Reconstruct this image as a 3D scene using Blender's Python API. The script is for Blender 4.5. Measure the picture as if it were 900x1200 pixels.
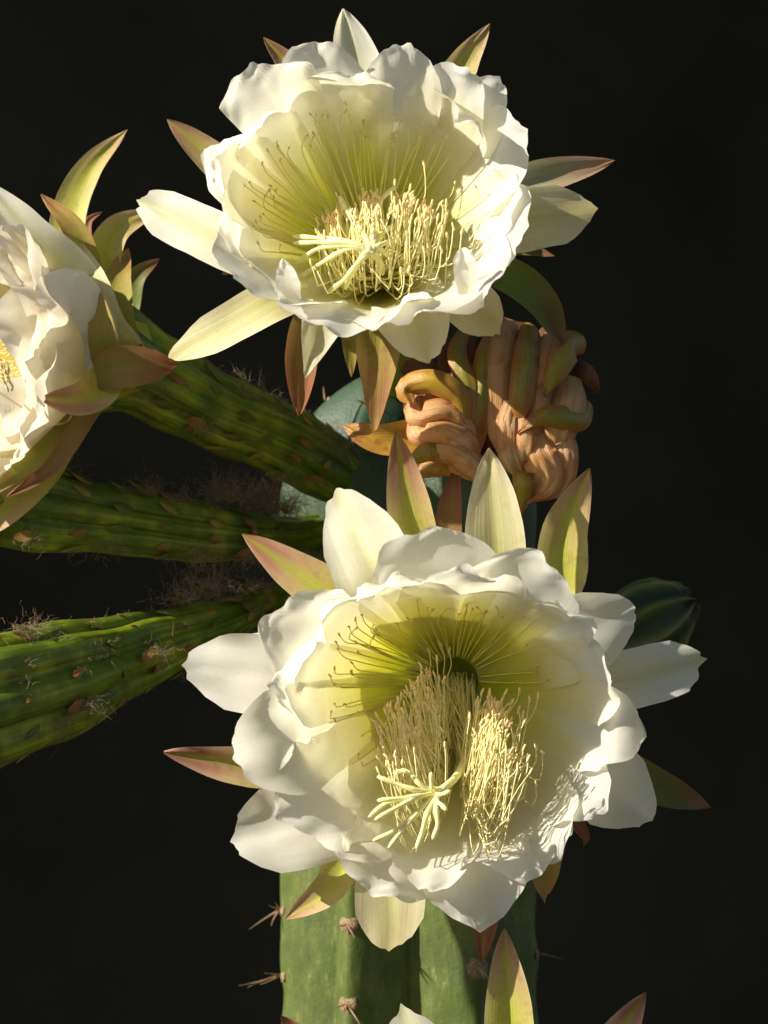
import bpy, math, random
from mathutils import Vector, noise, Matrix

for o in list(bpy.data.objects):
    bpy.data.objects.remove(o)
scene = bpy.context.scene
COL = scene.collection

# ------------------------------------------------------------------ camera
S = 0.0003            # metres per working unit
DIST = 4000.0         # camera distance in working units
CZ = 0.78             # height of the optical axis above the ground
cam_d = bpy.data.cameras.new('camera')
cam = bpy.data.objects.new('camera', cam_d)
COL.objects.link(cam)
cam.location = (0, -DIST * S, CZ)
cam.rotation_euler = (math.radians(90), 0, 0)
cam_d.sensor_fit = 'VERTICAL'
cam_d.sensor_height = 36.0
cam_d.sensor_width = 27.0
cam_d.lens = 36.0 * DIST / 1200.0
cam_d.clip_start = 0.02
cam_d.clip_end = 200
cam_d.dof.use_dof = True
cam_d.dof.focus_distance = (DIST - 120) * S
cam_d.dof.aperture_fstop = 18
scene.camera = cam

# ------------------------------------------------------------------ light
SUN = Vector((-0.80, -0.31, 0.49)).normalized()
world = bpy.data.worlds.new('World')
scene.world = world
world.use_nodes = True
wn = world.node_tree
wn.nodes.clear()
sky = wn.nodes.new('ShaderNodeTexSky')
sky.sky_type = 'NISHITA'
sky.sun_disc = False
sky.sun_elevation = math.asin(SUN.z)
sky.sun_rotation = math.atan2(SUN.x, SUN.y)
bg = wn.nodes.new('ShaderNodeBackground')
bg.inputs['Strength'].default_value = 0.05
wo = wn.nodes.new('ShaderNodeOutputWorld')
wn.links.new(sky.outputs[0], bg.inputs[0])
wn.links.new(bg.outputs[0], wo.inputs[0])
sun_d = bpy.data.lights.new('sun', 'SUN')
sun_d.energy = 5.0
sun_d.angle = math.radians(0.6)
sun_d.color = (1.0, 0.92, 0.78)
sun = bpy.data.objects.new('sun', sun_d)
COL.objects.link(sun)
sun.location = SUN * 5
sun.rotation_euler = SUN.to_track_quat('Z', 'Y').to_euler()
vs = scene.view_settings
vs.view_transform = 'Standard'
vs.look = 'None'
vs.exposure = 0.85
vs.gamma = 1.0
vs.use_curve_mapping = False
scene.render.engine = 'CYCLES'
scene.cycles.max_bounces = 12
scene.cycles.diffuse_bounces = 8
scene.cycles.transmission_bounces = 8

R = random.Random(7)


def P(px, py, d=0.0):
    """point seen at (px, py) of the 900x1200 photograph, d units in front of the plane y=0"""
    k = (DIST - d) / DIST
    return Vector(((px - 450) * k, -d, (600 - py) * k))


def sm(a, b, x):
    t = min(1.0, max(0.0, (x - a) / (b - a)))
    return t * t * (3 - 2 * t)


def lerp(a, b, t):
    return a + (b - a) * t


# ------------------------------------------------------------------ materials
def new_mat(name):
    m = bpy.data.materials.new(name)
    m.use_nodes = True
    nt = m.node_tree
    nt.nodes.clear()
    out = nt.nodes.new('ShaderNodeOutputMaterial')
    return m, nt, out


def ramp(nt, stops, fac=None):
    r = nt.nodes.new('ShaderNodeValToRGB')
    el = r.color_ramp.elements
    while len(el) < len(stops):
        el.new(0.5)
    for e, (p, c) in zip(el, stops):
        e.position = p
        e.color = (c[0], c[1], c[2], 1)
    if fac is not None:
        nt.links.new(fac, r.inputs[0])
    return r


def math_n(nt, op, a, b=None):
    n = nt.nodes.new('ShaderNodeMath')
    n.operation = op
    for i, v in enumerate((a, b)):
        if v is None:
            continue
        if isinstance(v, (int, float)):
            n.inputs[i].default_value = v
        else:
            nt.links.new(v, n.inputs[i])
    return n.outputs[0]


def mix_col(nt, fac, a, b, mode='MIX'):
    n = nt.nodes.new('ShaderNodeMix')
    n.data_type = 'RGBA'
    n.blend_type = mode
    for sock, v in ((n.inputs[0], fac), (n.inputs[6], a), (n.inputs[7], b)):
        if isinstance(v, (int, float)):
            sock.default_value = v
        elif isinstance(v, tuple):
            sock.default_value = (v[0], v[1], v[2], 1)
        else:
            nt.links.new(v, sock)
    return n.outputs[2]


def noise_n(nt, vec, scale, detail=3, rough=0.55):
    n = nt.nodes.new('ShaderNodeTexNoise')
    n.inputs['Scale'].default_value = scale
    n.inputs['Detail'].default_value = detail
    n.inputs['Roughness'].default_value = rough
    if vec is not None:
        nt.links.new(vec, n.inputs['Vector'])
    return n.outputs['Fac']


def tepal_mat(name, stops, edge, edge_amt, trans, mid=None, mid_amt=0.0, streak=0.25, blotch=0.25, rough=0.5, trans_tint=(1, 1, 1), bump=0.25, spec=0.3, mottle=None, vary=0.0):
    m, nt, out = new_mat(name)
    L = nt.links.new
    uv = nt.nodes.new('ShaderNodeUVMap')
    sep = nt.nodes.new('ShaderNodeSeparateXYZ')
    L(uv.outputs[0], sep.inputs[0])
    oi = nt.nodes.new('ShaderNodeObjectInfo')
    # streaks along the tepal
    comb = nt.nodes.new('ShaderNodeCombineXYZ')
    L(math_n(nt, 'MULTIPLY', sep.outputs[0], 16.0), comb.inputs[0])
    L(math_n(nt, 'MULTIPLY', sep.outputs[1], 1.3), comb.inputs[1])
    L(math_n(nt, 'MULTIPLY', oi.outputs['Random'], 37.0), comb.inputs[2])
    st = noise_n(nt, comb.outputs[0], 1.6, 4, 0.6)
    geo = nt.nodes.new('ShaderNodeNewGeometry')
    bl = noise_n(nt, geo.outputs['Position'], 55.0, 4, 0.6)
    fine = noise_n(nt, geo.outputs['Position'], 900.0, 2, 0.5)
    # pigment runs along the length, its border broken up by noise
    v = math_n(nt, 'ADD', sep.outputs[1], math_n(nt, 'MULTIPLY', math_n(nt, 'SUBTRACT', bl, 0.5), blotch))
    v = math_n(nt, 'ADD', v, math_n(nt, 'MULTIPLY', math_n(nt, 'SUBTRACT', st, 0.5), blotch))
    if vary:
        v = math_n(nt, 'ADD', v, math_n(nt, 'MULTIPLY', math_n(nt, 'SUBTRACT', oi.outputs['Random'], 0.5), vary))
    base = ramp(nt, stops, v).outputs[0]
    su = math_n(nt, 'ABSOLUTE', math_n(nt, 'SUBTRACT', math_n(nt, 'MULTIPLY', sep.outputs[0], 2.0), 1.0))
    e = math_n(nt, 'MULTIPLY', math_n(nt, 'POWER', su, 3.0), edge_amt)
    e = math_n(nt, 'MULTIPLY', e, math_n(nt, 'MULTIPLY', st, 2.0))
    base = mix_col(nt, e, base, edge)
    if mid:
        c = math_n(nt, 'SUBTRACT', 1.0, math_n(nt, 'MULTIPLY', su, 2.2))
        c = math_n(nt, 'MAXIMUM', c, 0.0)
        base = mix_col(nt, math_n(nt, 'MULTIPLY', c, mid_amt), base, mid)
    if mottle:
        mo = noise_n(nt, geo.outputs['Position'], mottle[2], 6, 0.7)
        mf_ = ramp(nt, [(0.52, (0, 0, 0)), (0.66, (1, 1, 1))], mo).outputs[0]
        base = mix_col(nt, math_n(nt, 'MULTIPLY', mf_, mottle[1]), base, mottle[0])
    sval = math_n(nt, 'ADD', 1.0 - streak * 0.5, math_n(nt, 'MULTIPLY', st, streak))
    sval = math_n(nt, 'MULTIPLY', sval, math_n(nt, 'ADD', 0.94, math_n(nt, 'MULTIPLY', fine, 0.12)))
    hv = nt.nodes.new('ShaderNodeHueSaturation')
    L(sval, hv.inputs['Value'])
    L(base, hv.inputs['Color'])
    base = hv.outputs[0]
    b = nt.nodes.new('ShaderNodeBump')
    b.inputs['Strength'].default_value = bump
    b.inputs['Distance'].default_value = 0.0008
    h = math_n(nt, 'ADD', math_n(nt, 'MULTIPLY', st, 1.0), math_n(nt, 'MULTIPLY', fine, 0.12))
    L(h, b.inputs['Height'])
    pr = nt.nodes.new('ShaderNodeBsdfPrincipled')
    L(base, pr.inputs['Base Color'])
    pr.inputs['Roughness'].default_value = rough
    pr.inputs['Specular IOR Level'].default_value = spec
    L(b.outputs[0], pr.inputs['Normal'])
    tr = nt.nodes.new('ShaderNodeBsdfTranslucent')
    L(mix_col(nt, 1.0, base, trans_tint, 'MULTIPLY'), tr.inputs['Color'])
    L(b.outputs[0], tr.inputs['Normal'])
    mx = nt.nodes.new('ShaderNodeMixShader')
    mx.inputs[0].default_value = trans
    L(pr.outputs[0], mx.inputs[1])
    L(tr.outputs[0], mx.inputs[2])
    L(mx.outputs[0], out.inputs[0])
    return m


M = {}
M['white'] = tepal_mat('petal_white', [(0.0, (0.54, 0.60, 0.015)), (0.12, (0.72, 0.75, 0.045)), (0.25, (0.83, 0.82, 0.22)), (0.40, (0.90, 0.88, 0.58)), (0.60, (0.93, 0.92, 0.80)), (1.0, (0.94, 0.935, 0.88))],
                       (0.94, 0.93, 0.88), 0.4, 0.62, streak=0.05, blotch=0.10, trans_tint=(1.0, 0.985, 0.90), bump=0.06, rough=0.6, spec=0.2)
M['lip'] = tepal_mat('petal_margin', [(0.0, (0.90, 0.89, 0.74)), (0.4, (0.93, 0.92, 0.84)), (1.0, (0.94, 0.94, 0.90))], (0.93, 0.93, 0.90), 0.4, 0.5, streak=0.05, blotch=0.1, bump=0.06, rough=0.6, spec=0.2)
M['creamwhite'] = tepal_mat('petal_creamwhite', [(0.0, (0.50, 0.54, 0.03)), (0.2, (0.74, 0.72, 0.22)), (0.4, (0.82, 0.78, 0.52)), (0.7, (0.84, 0.78, 0.64)), (1.0, (0.84, 0.80, 0.70))],
                            (0.84, 0.80, 0.72), 0.4, 0.5, streak=0.08, blotch=0.15, bump=0.08, rough=0.6, spec=0.2)
M['pale'] = tepal_mat('tepal_pale', [(0.0, (0.55, 0.58, 0.12)), (0.35, (0.80, 0.79, 0.48)), (0.7, (0.88, 0.87, 0.70)), (1.0, (0.90, 0.89, 0.78))],
                      (0.92, 0.91, 0.84), 0.6, 0.5, mid=(0.70, 0.70, 0.30), mid_amt=0.55, streak=0.10, blotch=0.18, trans_tint=(1.0, 0.97, 0.80), bump=0.12)
M['cream'] = tepal_mat('tepal_cream', [(0.0, (0.55, 0.56, 0.12)), (0.4, (0.72, 0.69, 0.30)), (0.75, (0.78, 0.72, 0.42)), (1.0, (0.74, 0.62, 0.36))],
                       (0.85, 0.80, 0.60), 0.6, 0.45, mid=(0.55, 0.55, 0.16), mid_amt=0.5, streak=0.25, blotch=0.3, bump=0.2, vary=0.2, mottle=((0.62, 0.48, 0.26), 0.3, 190))
M['blush'] = tepal_mat('sepal_blush', [(0.0, (0.55, 0.57, 0.06)), (0.5, (0.60, 0.58, 0.10)), (0.72, (0.58, 0.43, 0.17)), (0.88, (0.50, 0.25, 0.17)), (1.0, (0.36, 0.13, 0.09))],
                       (0.64, 0.50, 0.30), 0.6, 0.42, mid=(0.46, 0.53, 0.05), mid_amt=0.7, streak=0.35, blotch=0.4, bump=0.2, vary=0.3, mottle=((0.36, 0.20, 0.10), 0.4, 190))
M['brown'] = tepal_mat('sepal_brown', [(0.0, (0.34, 0.30, 0.06)), (0.4, (0.34, 0.24, 0.07)), (0.75, (0.30, 0.13, 0.06)), (1.0, (0.24, 0.07, 0.035))],
                       (0.36, 0.14, 0.08), 0.6, 0.35, mid=(0.34, 0.27, 0.07), mid_amt=0.4, streak=0.5, blotch=0.4)
M['olive'] = tepal_mat('sepal_olive', [(0.0, (0.33, 0.33, 0.05)), (0.6, (0.34, 0.31, 0.05)), (0.82, (0.42, 0.30, 0.09)), (1.0, (0.45, 0.20, 0.10))],
                       (0.40, 0.30, 0.10), 0.5, 0.35, mid=(0.30, 0.31, 0.04), mid_amt=0.4, streak=0.35, blotch=0.3, vary=0.3, mottle=((0.30, 0.13, 0.05), 0.5, 150))
M['green'] = tepal_mat('sepal_green', [(0.0, (0.12, 0.18, 0.02)), (0.6, (0.13, 0.19, 0.03)), (0.85, (0.17, 0.14, 0.05)), (1.0, (0.28, 0.12, 0.07))],
                       (0.20, 0.15, 0.05), 0.4, 0.25, streak=0.4, blotch=0.35)
M['grey'] = tepal_mat('sepal_greygreen', [(0.0, (0.40, 0.42, 0.20)), (0.55, (0.38, 0.41, 0.22)), (0.78, (0.44, 0.32, 0.20)), (1.0, (0.58, 0.28, 0.14))],
                      (0.55, 0.35, 0.25), 0.6, 0.35, streak=0.3, blotch=0.3)
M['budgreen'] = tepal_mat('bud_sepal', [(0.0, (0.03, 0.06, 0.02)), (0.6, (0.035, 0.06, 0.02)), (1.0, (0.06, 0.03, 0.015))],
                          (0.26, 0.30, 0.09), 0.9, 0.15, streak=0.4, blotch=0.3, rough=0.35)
M['salmon'] = tepal_mat('wilted_petal', [(0.0, (0.78, 0.52, 0.24)), (0.3, (0.84, 0.54, 0.27)), (0.6, (0.78, 0.42, 0.17)), (0.8, (0.86, 0.60, 0.34)), (1.0, (0.54, 0.22, 0.06))],
                        (0.50, 0.20, 0.07), 0.8, 0.45, streak=0.6, blotch=0.6, rough=0.34, bump=0.7, spec=0.45, vary=0.4, mottle=((0.42, 0.17, 0.05), 0.75, 120))
M['wiltsepal'] = tepal_mat('wilted_sepal', [(0.0, (0.30, 0.18, 0.02)), (0.35, (0.27, 0.22, 0.015)), (0.7, (0.22, 0.21, 0.02)), (1.0, (0.34, 0.10, 0.03))],
                           (0.38, 0.11, 0.03), 1.0, 0.12, streak=0.5, blotch=0.5, rough=0.28, bump=0.5, spec=0.5, vary=0.3, mottle=((0.22, 0.06, 0.02), 0.7, 110))
M['wiltdark'] = tepal_mat('wilted_dark', [(0.0, (0.07, 0.04, 0.015)), (0.5, (0.14, 0.06, 0.02)), (1.0, (0.12, 0.035, 0.015))],
                          (0.20, 0.07, 0.03), 0.6, 0.1, streak=0.6, blotch=0.5, rough=0.45, bump=0.5)
M['wiltgold'] = tepal_mat('wilted_gold', [(0.0, (0.38, 0.21, 0.02)), (0.5, (0.44, 0.28, 0.03)), (1.0, (0.34, 0.15, 0.03))],
                          (0.40, 0.18, 0.07), 0.6, 0.15, streak=0.5, blotch=0.5, rough=0.28, bump=0.5, spec=0.5, vary=0.3, mottle=((0.22, 0.06, 0.02), 0.7, 110))


def plain_mat(name, col, col2, scale, rough=0.5, trans=0.0, spec=0.3, bump=0.2, bdist=0.0006):
    m, nt, out = new_mat(name)
    L = nt.links.new
    tc = nt.nodes.new('ShaderNodeTexCoord')
    n = noise_n(nt, tc.outputs['Object'], scale, 5, 0.6)
    c = ramp(nt, [(0.3, col), (0.7, col2)], n).outputs[0]
    pr = nt.nodes.new('ShaderNodeBsdfPrincipled')
    L(c, pr.inputs['Base Color'])
    pr.inputs['Roughness'].default_value = rough
    pr.inputs['Specular IOR Level'].default_value = spec
    b = nt.nodes.new('ShaderNodeBump')
    b.inputs['Strength'].default_value = bump
    b.inputs['Distance'].default_value = bdist
    L(n, b.inputs['Height'])
    L(b.outputs[0], pr.inputs['Normal'])
    if trans > 0:
        tr = nt.nodes.new('ShaderNodeBsdfTranslucent')
        L(c, tr.inputs['Color'])
        mx = nt.nodes.new('ShaderNodeMixShader')
        mx.inputs[0].default_value = trans
        L(pr.outputs[0], mx.inputs[1])
        L(tr.outputs[0], mx.inputs[2])
        L(mx.outputs[0], out.inputs[0])
    else:
        L(pr.outputs[0], out.inputs[0])
    return m


M['filament'] = plain_mat('filament_cream', (0.96, 0.88, 0.40), (0.97, 0.91, 0.54), 300, 0.45, 0.15)
M['filament_wall'] = plain_mat('filament_green', (0.80, 0.78, 0.16), (0.88, 0.85, 0.30), 200, 0.45, 0.1)
M['anther'] = plain_mat('anther_tan', (0.88, 0.62, 0.26), (0.94, 0.76, 0.40), 400, 0.8)
M['anther_brown'] = plain_mat('anther_brown', (0.68, 0.46, 0.20), (0.80, 0.60, 0.32), 400, 0.8)
M['stigma'] = plain_mat('stigma_cream', (0.88, 0.84, 0.38), (0.92, 0.89, 0.52), 500, 0.6, 0.25, bump=0.4)
M['spine'] = plain_mat('spine_tan', (0.40, 0.28, 0.15), (0.13, 0.07, 0.045), 150, 0.5)
M['areole'] = plain_mat('areole_felt', (0.40, 0.29, 0.18), (0.11, 0.065, 0.04), 900, 0.95, bump=1.0, bdist=0.001)
M['hair'] = plain_mat('hair_brown', (0.40, 0.30, 0.20), (0.20, 0.13, 0.08), 200, 0.7, 0.2)
M['scale'] = plain_mat('scale_leaf', (0.16, 0.07, 0.03), (0.10, 0.12, 0.02), 300, 0.5)
M['throat'] = plain_mat('floral_tube_green', (0.30, 0.34, 0.03), (0.42, 0.45, 0.06), 60, 0.45, 0.25)
M['soil'] = plain_mat('dark_soil', (0.035, 0.026, 0.018), (0.06, 0.045, 0.03), 14, 0.95, bump=1.0, bdist=0.02)
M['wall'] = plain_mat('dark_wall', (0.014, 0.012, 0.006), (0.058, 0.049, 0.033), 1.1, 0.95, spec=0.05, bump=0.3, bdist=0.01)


def tube_mat():
    m, nt, out = new_mat('flower_tube_green')
    L = nt.links.new
    tc = nt.nodes.new('ShaderNodeTexCoord')
    uv = nt.nodes.new('ShaderNodeUVMap')
    sep = nt.nodes.new('ShaderNodeSeparateXYZ')
    L(uv.outputs[0], sep.inputs[0])
    comb = nt.nodes.new('ShaderNodeCombineXYZ')
    L(math_n(nt, 'MULTIPLY', sep.outputs[0], 60.0), comb.inputs[0])
    L(math_n(nt, 'MULTIPLY', sep.outputs[1], 3.0), comb.inputs[1])
    st = noise_n(nt, comb.outputs[0], 1.0, 3)
    n = noise_n(nt, tc.outputs['Object'], 70, 5, 0.6)
    c = ramp(nt, [(0.34, (0.03, 0.06, 0.005)), (0.5, (0.095, 0.145, 0.008)), (0.66, (0.28, 0.32, 0.015))], math_n(nt, 'ADD', math_n(nt, 'MULTIPLY', n, 0.6), math_n(nt, 'MULTIPLY', st, 0.4))).outputs[0]
    pr = nt.nodes.new('ShaderNodeBsdfPrincipled')
    L(c, pr.inputs['Base Color'])
    pr.inputs['Roughness'].default_value = 0.42
    pr.inputs['Specular IOR Level'].default_value = 0.35
    b = nt.nodes.new('ShaderNodeBump')
    b.inputs['Strength'].default_value = 0.5
    b.inputs['Distance'].default_value = 0.001
    L(math_n(nt, 'ADD', st, n), b.inputs['Height'])
    L(b.outputs[0], pr.inputs['Normal'])
    L(pr.outputs[0], out.inputs[0])
    return m


def cactus_mat():
    m, nt, out = new_mat('cactus_skin')
    L = nt.links.new
    tc = nt.nodes.new('ShaderNodeTexCoord')
    mp = nt.nodes.new('ShaderNodeMapping')
    mp.inputs['Scale'].default_value = (1, 1, 0.35)
    L(tc.outputs['Object'], mp.inputs[0])
    n = noise_n(nt, tc.outputs['Object'], 38, 6, 0.65)
    n2 = noise_n(nt, mp.outputs[0], 300, 6, 0.75)
    n3 = noise_n(nt, tc.outputs['Object'], 700, 3, 0.6)
    sepz = nt.nodes.new('ShaderNodeSeparateXYZ')
    L(tc.outputs['Object'], sepz.inputs[0])
    # older skin below is yellow green, the young top is waxy blue green, darkened in place of shade
    zz = math_n(nt, 'ADD', sepz.outputs[2], math_n(nt, 'MULTIPLY', math_n(nt, 'SUBTRACT', n, 0.5), 0.05))
    mr = nt.nodes.new('ShaderNodeMapRange')
    mr.inputs[1].default_value = 0.69
    mr.inputs[2].default_value = 0.80
    L(zz, mr.inputs[0])
    old = ramp(nt, [(0.3, (0.034, 0.052, 0.014)), (0.5, (0.078, 0.108, 0.022)), (0.7, (0.17, 0.19, 0.042))], math_n(nt, 'ADD', math_n(nt, 'MULTIPLY', n, 0.55), math_n(nt, 'MULTIPLY', n2, 0.45))).outputs[0]
    young = ramp(nt, [(0.3, (0.02, 0.046, 0.027)), (0.7, (0.042, 0.08, 0.04))], n).outputs[0]
    c = mix_col(nt, mr.outputs[0], old, young)
    # pale scuffs
    sc = ramp(nt, [(0.60, (0, 0, 0)), (0.72, (1, 1, 1))], n2).outputs[0]
    c = mix_col(nt, math_n(nt, 'MULTIPLY', sc, 0.55), c, (0.34, 0.34, 0.13))
    dk = ramp(nt, [(0.66, (0, 0, 0)), (0.74, (1, 1, 1))], n3).outputs[0]
    c = mix_col(nt, math_n(nt, 'MULTIPLY', dk, 0.4), c, (0.05, 0.07, 0.02))
    pr = nt.nodes.new('ShaderNodeBsdfPrincipled')
    L(c, pr.inputs['Base Color'])
    L(ramp(nt, [(0.3, (0.38, 0.38, 0.38)), (0.7, (0.6, 0.6, 0.6))], n2).outputs[0], pr.inputs['Roughness'])
    pr.inputs['Specular IOR Level'].default_value = 0.35
    b = nt.nodes.new('ShaderNodeBump')
    b.inputs['Strength'].default_value = 0.5
    b.inputs['Distance'].default_value = 0.0008
    L(math_n(nt, 'ADD', n2, math_n(nt, 'MULTIPLY', n3, 0.4)), b.inputs['Height'])
    L(b.outputs[0], pr.inputs['Normal'])
    L(pr.outputs[0], out.inputs[0])
    return m


M['tube'] = tube_mat()
M['cactus'] = cactus_mat()


# ------------------------------------------------------------------ mesh helpers
class MB:
    def __init__(self):
        self.v, self.f, self.uv = [], [], []

    def grid(self, rows, closed=False, uvs=None):
        """rows: list of lists of Vector; quads between neighbours"""
        b = len(self.v)
        n = len(rows[0])
        for i, r in enumerate(rows):
            for j, p in enumerate(r):
                self.v.append(p)
                self.uv.append(uvs[i][j] if uvs else (j / max(1, n - 1), i / max(1, len(rows) - 1)))
        for i in range(len(rows) - 1):
            for j in range(n if closed else n - 1):
                j2 = (j + 1) % n
                self.f.append((b + i * n + j, b + i * n + j2, b + (i + 1) * n + j2, b + (i + 1) * n + j))
        return b

    def tube(self, pts, rads, sides=6, cap=True):
        rows = []
        up = None
        n = len(pts)
        for i, p in enumerate(pts):
            t = (pts[min(i + 1, n - 1)] - pts[max(i - 1, 0)]).normalized()
            if up is None:
                up = t.orthogonal().normalized()
            up = (up - t * up.dot(t))
            up = up.normalized() if up.length > 1e-6 else t.orthogonal().normalized()
            w = t.cross(up)
            rows.append([p + (up * math.cos(a) + w * math.sin(a)) * rads[i] for a in [2 * math.pi * k / sides for k in range(sides)]])
        b = self.grid(rows, True)
        if cap:
            self.f.append(tuple(b + k for k in reversed(range(sides))))
            e = b + (n - 1) * sides
            self.f.append(tuple(e + k for k in range(sides)))

    def ellipsoid(self, c, axis, la, lb, seg=8, rings=5):
        axis = axis.normalized()
        u = axis.orthogonal().normalized()
        w = axis.cross(u)
        rows = []
        for i in range(rings + 1):
            a = math.pi * (i / rings)
            rr = max(0.02, math.sin(a)) * lb
            rows.append([c - axis * math.cos(a) * la + (u * math.cos(q) + w * math.sin(q)) * rr for q in [2 * math.pi * k / seg for k in range(seg)]])
        self.grid(rows, True)

    def build(self, name, mat, parent, smooth=True, kind=None):
        org = parent['_o'] if parent is not None else (0, 0, 0)
        org = Vector(org)
        me = bpy.data.meshes.new(name)
        me.from_pydata([(p - org) * S for p in self.v], [], self.f)
        if len(self.uv) == len(self.v):
            ul = me.uv_layers.new(name='UVMap')
            li = [0] * len(me.loops)
            me.loops.foreach_get('vertex_index', li)
            flat = []
            for i in li:
                flat += self.uv[i]
            ul.data.foreach_set('uv', flat)
        if smooth:
            me.polygons.foreach_set('use_smooth', [True] * len(me.polygons))
        me.materials.append(mat)
        me.update()
        o = bpy.data.objects.new(name, me)
        COL.objects.link(o)
        if parent is not None:
            o.parent = parent
        o['_o'] = tuple(org)
        if kind:
            o['kind'] = kind
        return o


def thing(name, label, cat, base, group=None):
    o = bpy.data.objects.new(name, None)
    COL.objects.link(o)
    o.empty_display_size = 0.02
    o.location = base * S + Vector((0, 0, CZ))
    o['_o'] = tuple(base)
    o['label'] = label
    o['category'] = cat
    if group:
        o['group'] = group
    return o


def spline(pts, n):
    """Catmull-Rom through pts, resampled evenly by length to n+1 points"""
    if len(pts) == 2:
        return [pts[0].lerp(pts[1], i / n) for i in range(n + 1)]
    q = [pts[0] * 2 - pts[1]] + list(pts) + [pts[-1] * 2 - pts[-2]]
    dense = []
    m = 24
    for i in range(1, len(q) - 2):
        p0, p1, p2, p3 = q[i - 1], q[i], q[i + 1], q[i + 2]
        for k in range(m):
            t = k / m
            dense.append(0.5 * ((2 * p1) + (p2 - p0) * t + (2 * p0 - 5 * p1 + 4 * p2 - p3) * t * t + (3 * p1 - p0 - 3 * p2 + p3) * t * t * t))
    dense.append(q[-2].copy())
    acc = [0.0]
    for a, b in zip(dense, dense[1:]):
        acc.append(acc[-1] + (b - a).length)
    out = []
    j = 0
    for i in range(n + 1):
        s = acc[-1] * i / n
        while j < len(acc) - 2 and acc[j + 1] < s:
            j += 1
        f = (s - acc[j]) / max(1e-6, acc[j + 1] - acc[j])
        out.append(dense[j].lerp(dense[j + 1], min(1, max(0, f))))
    return out


CAMV = Vector((0, -1, 0))
SEED = [100]
P_ = P


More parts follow.
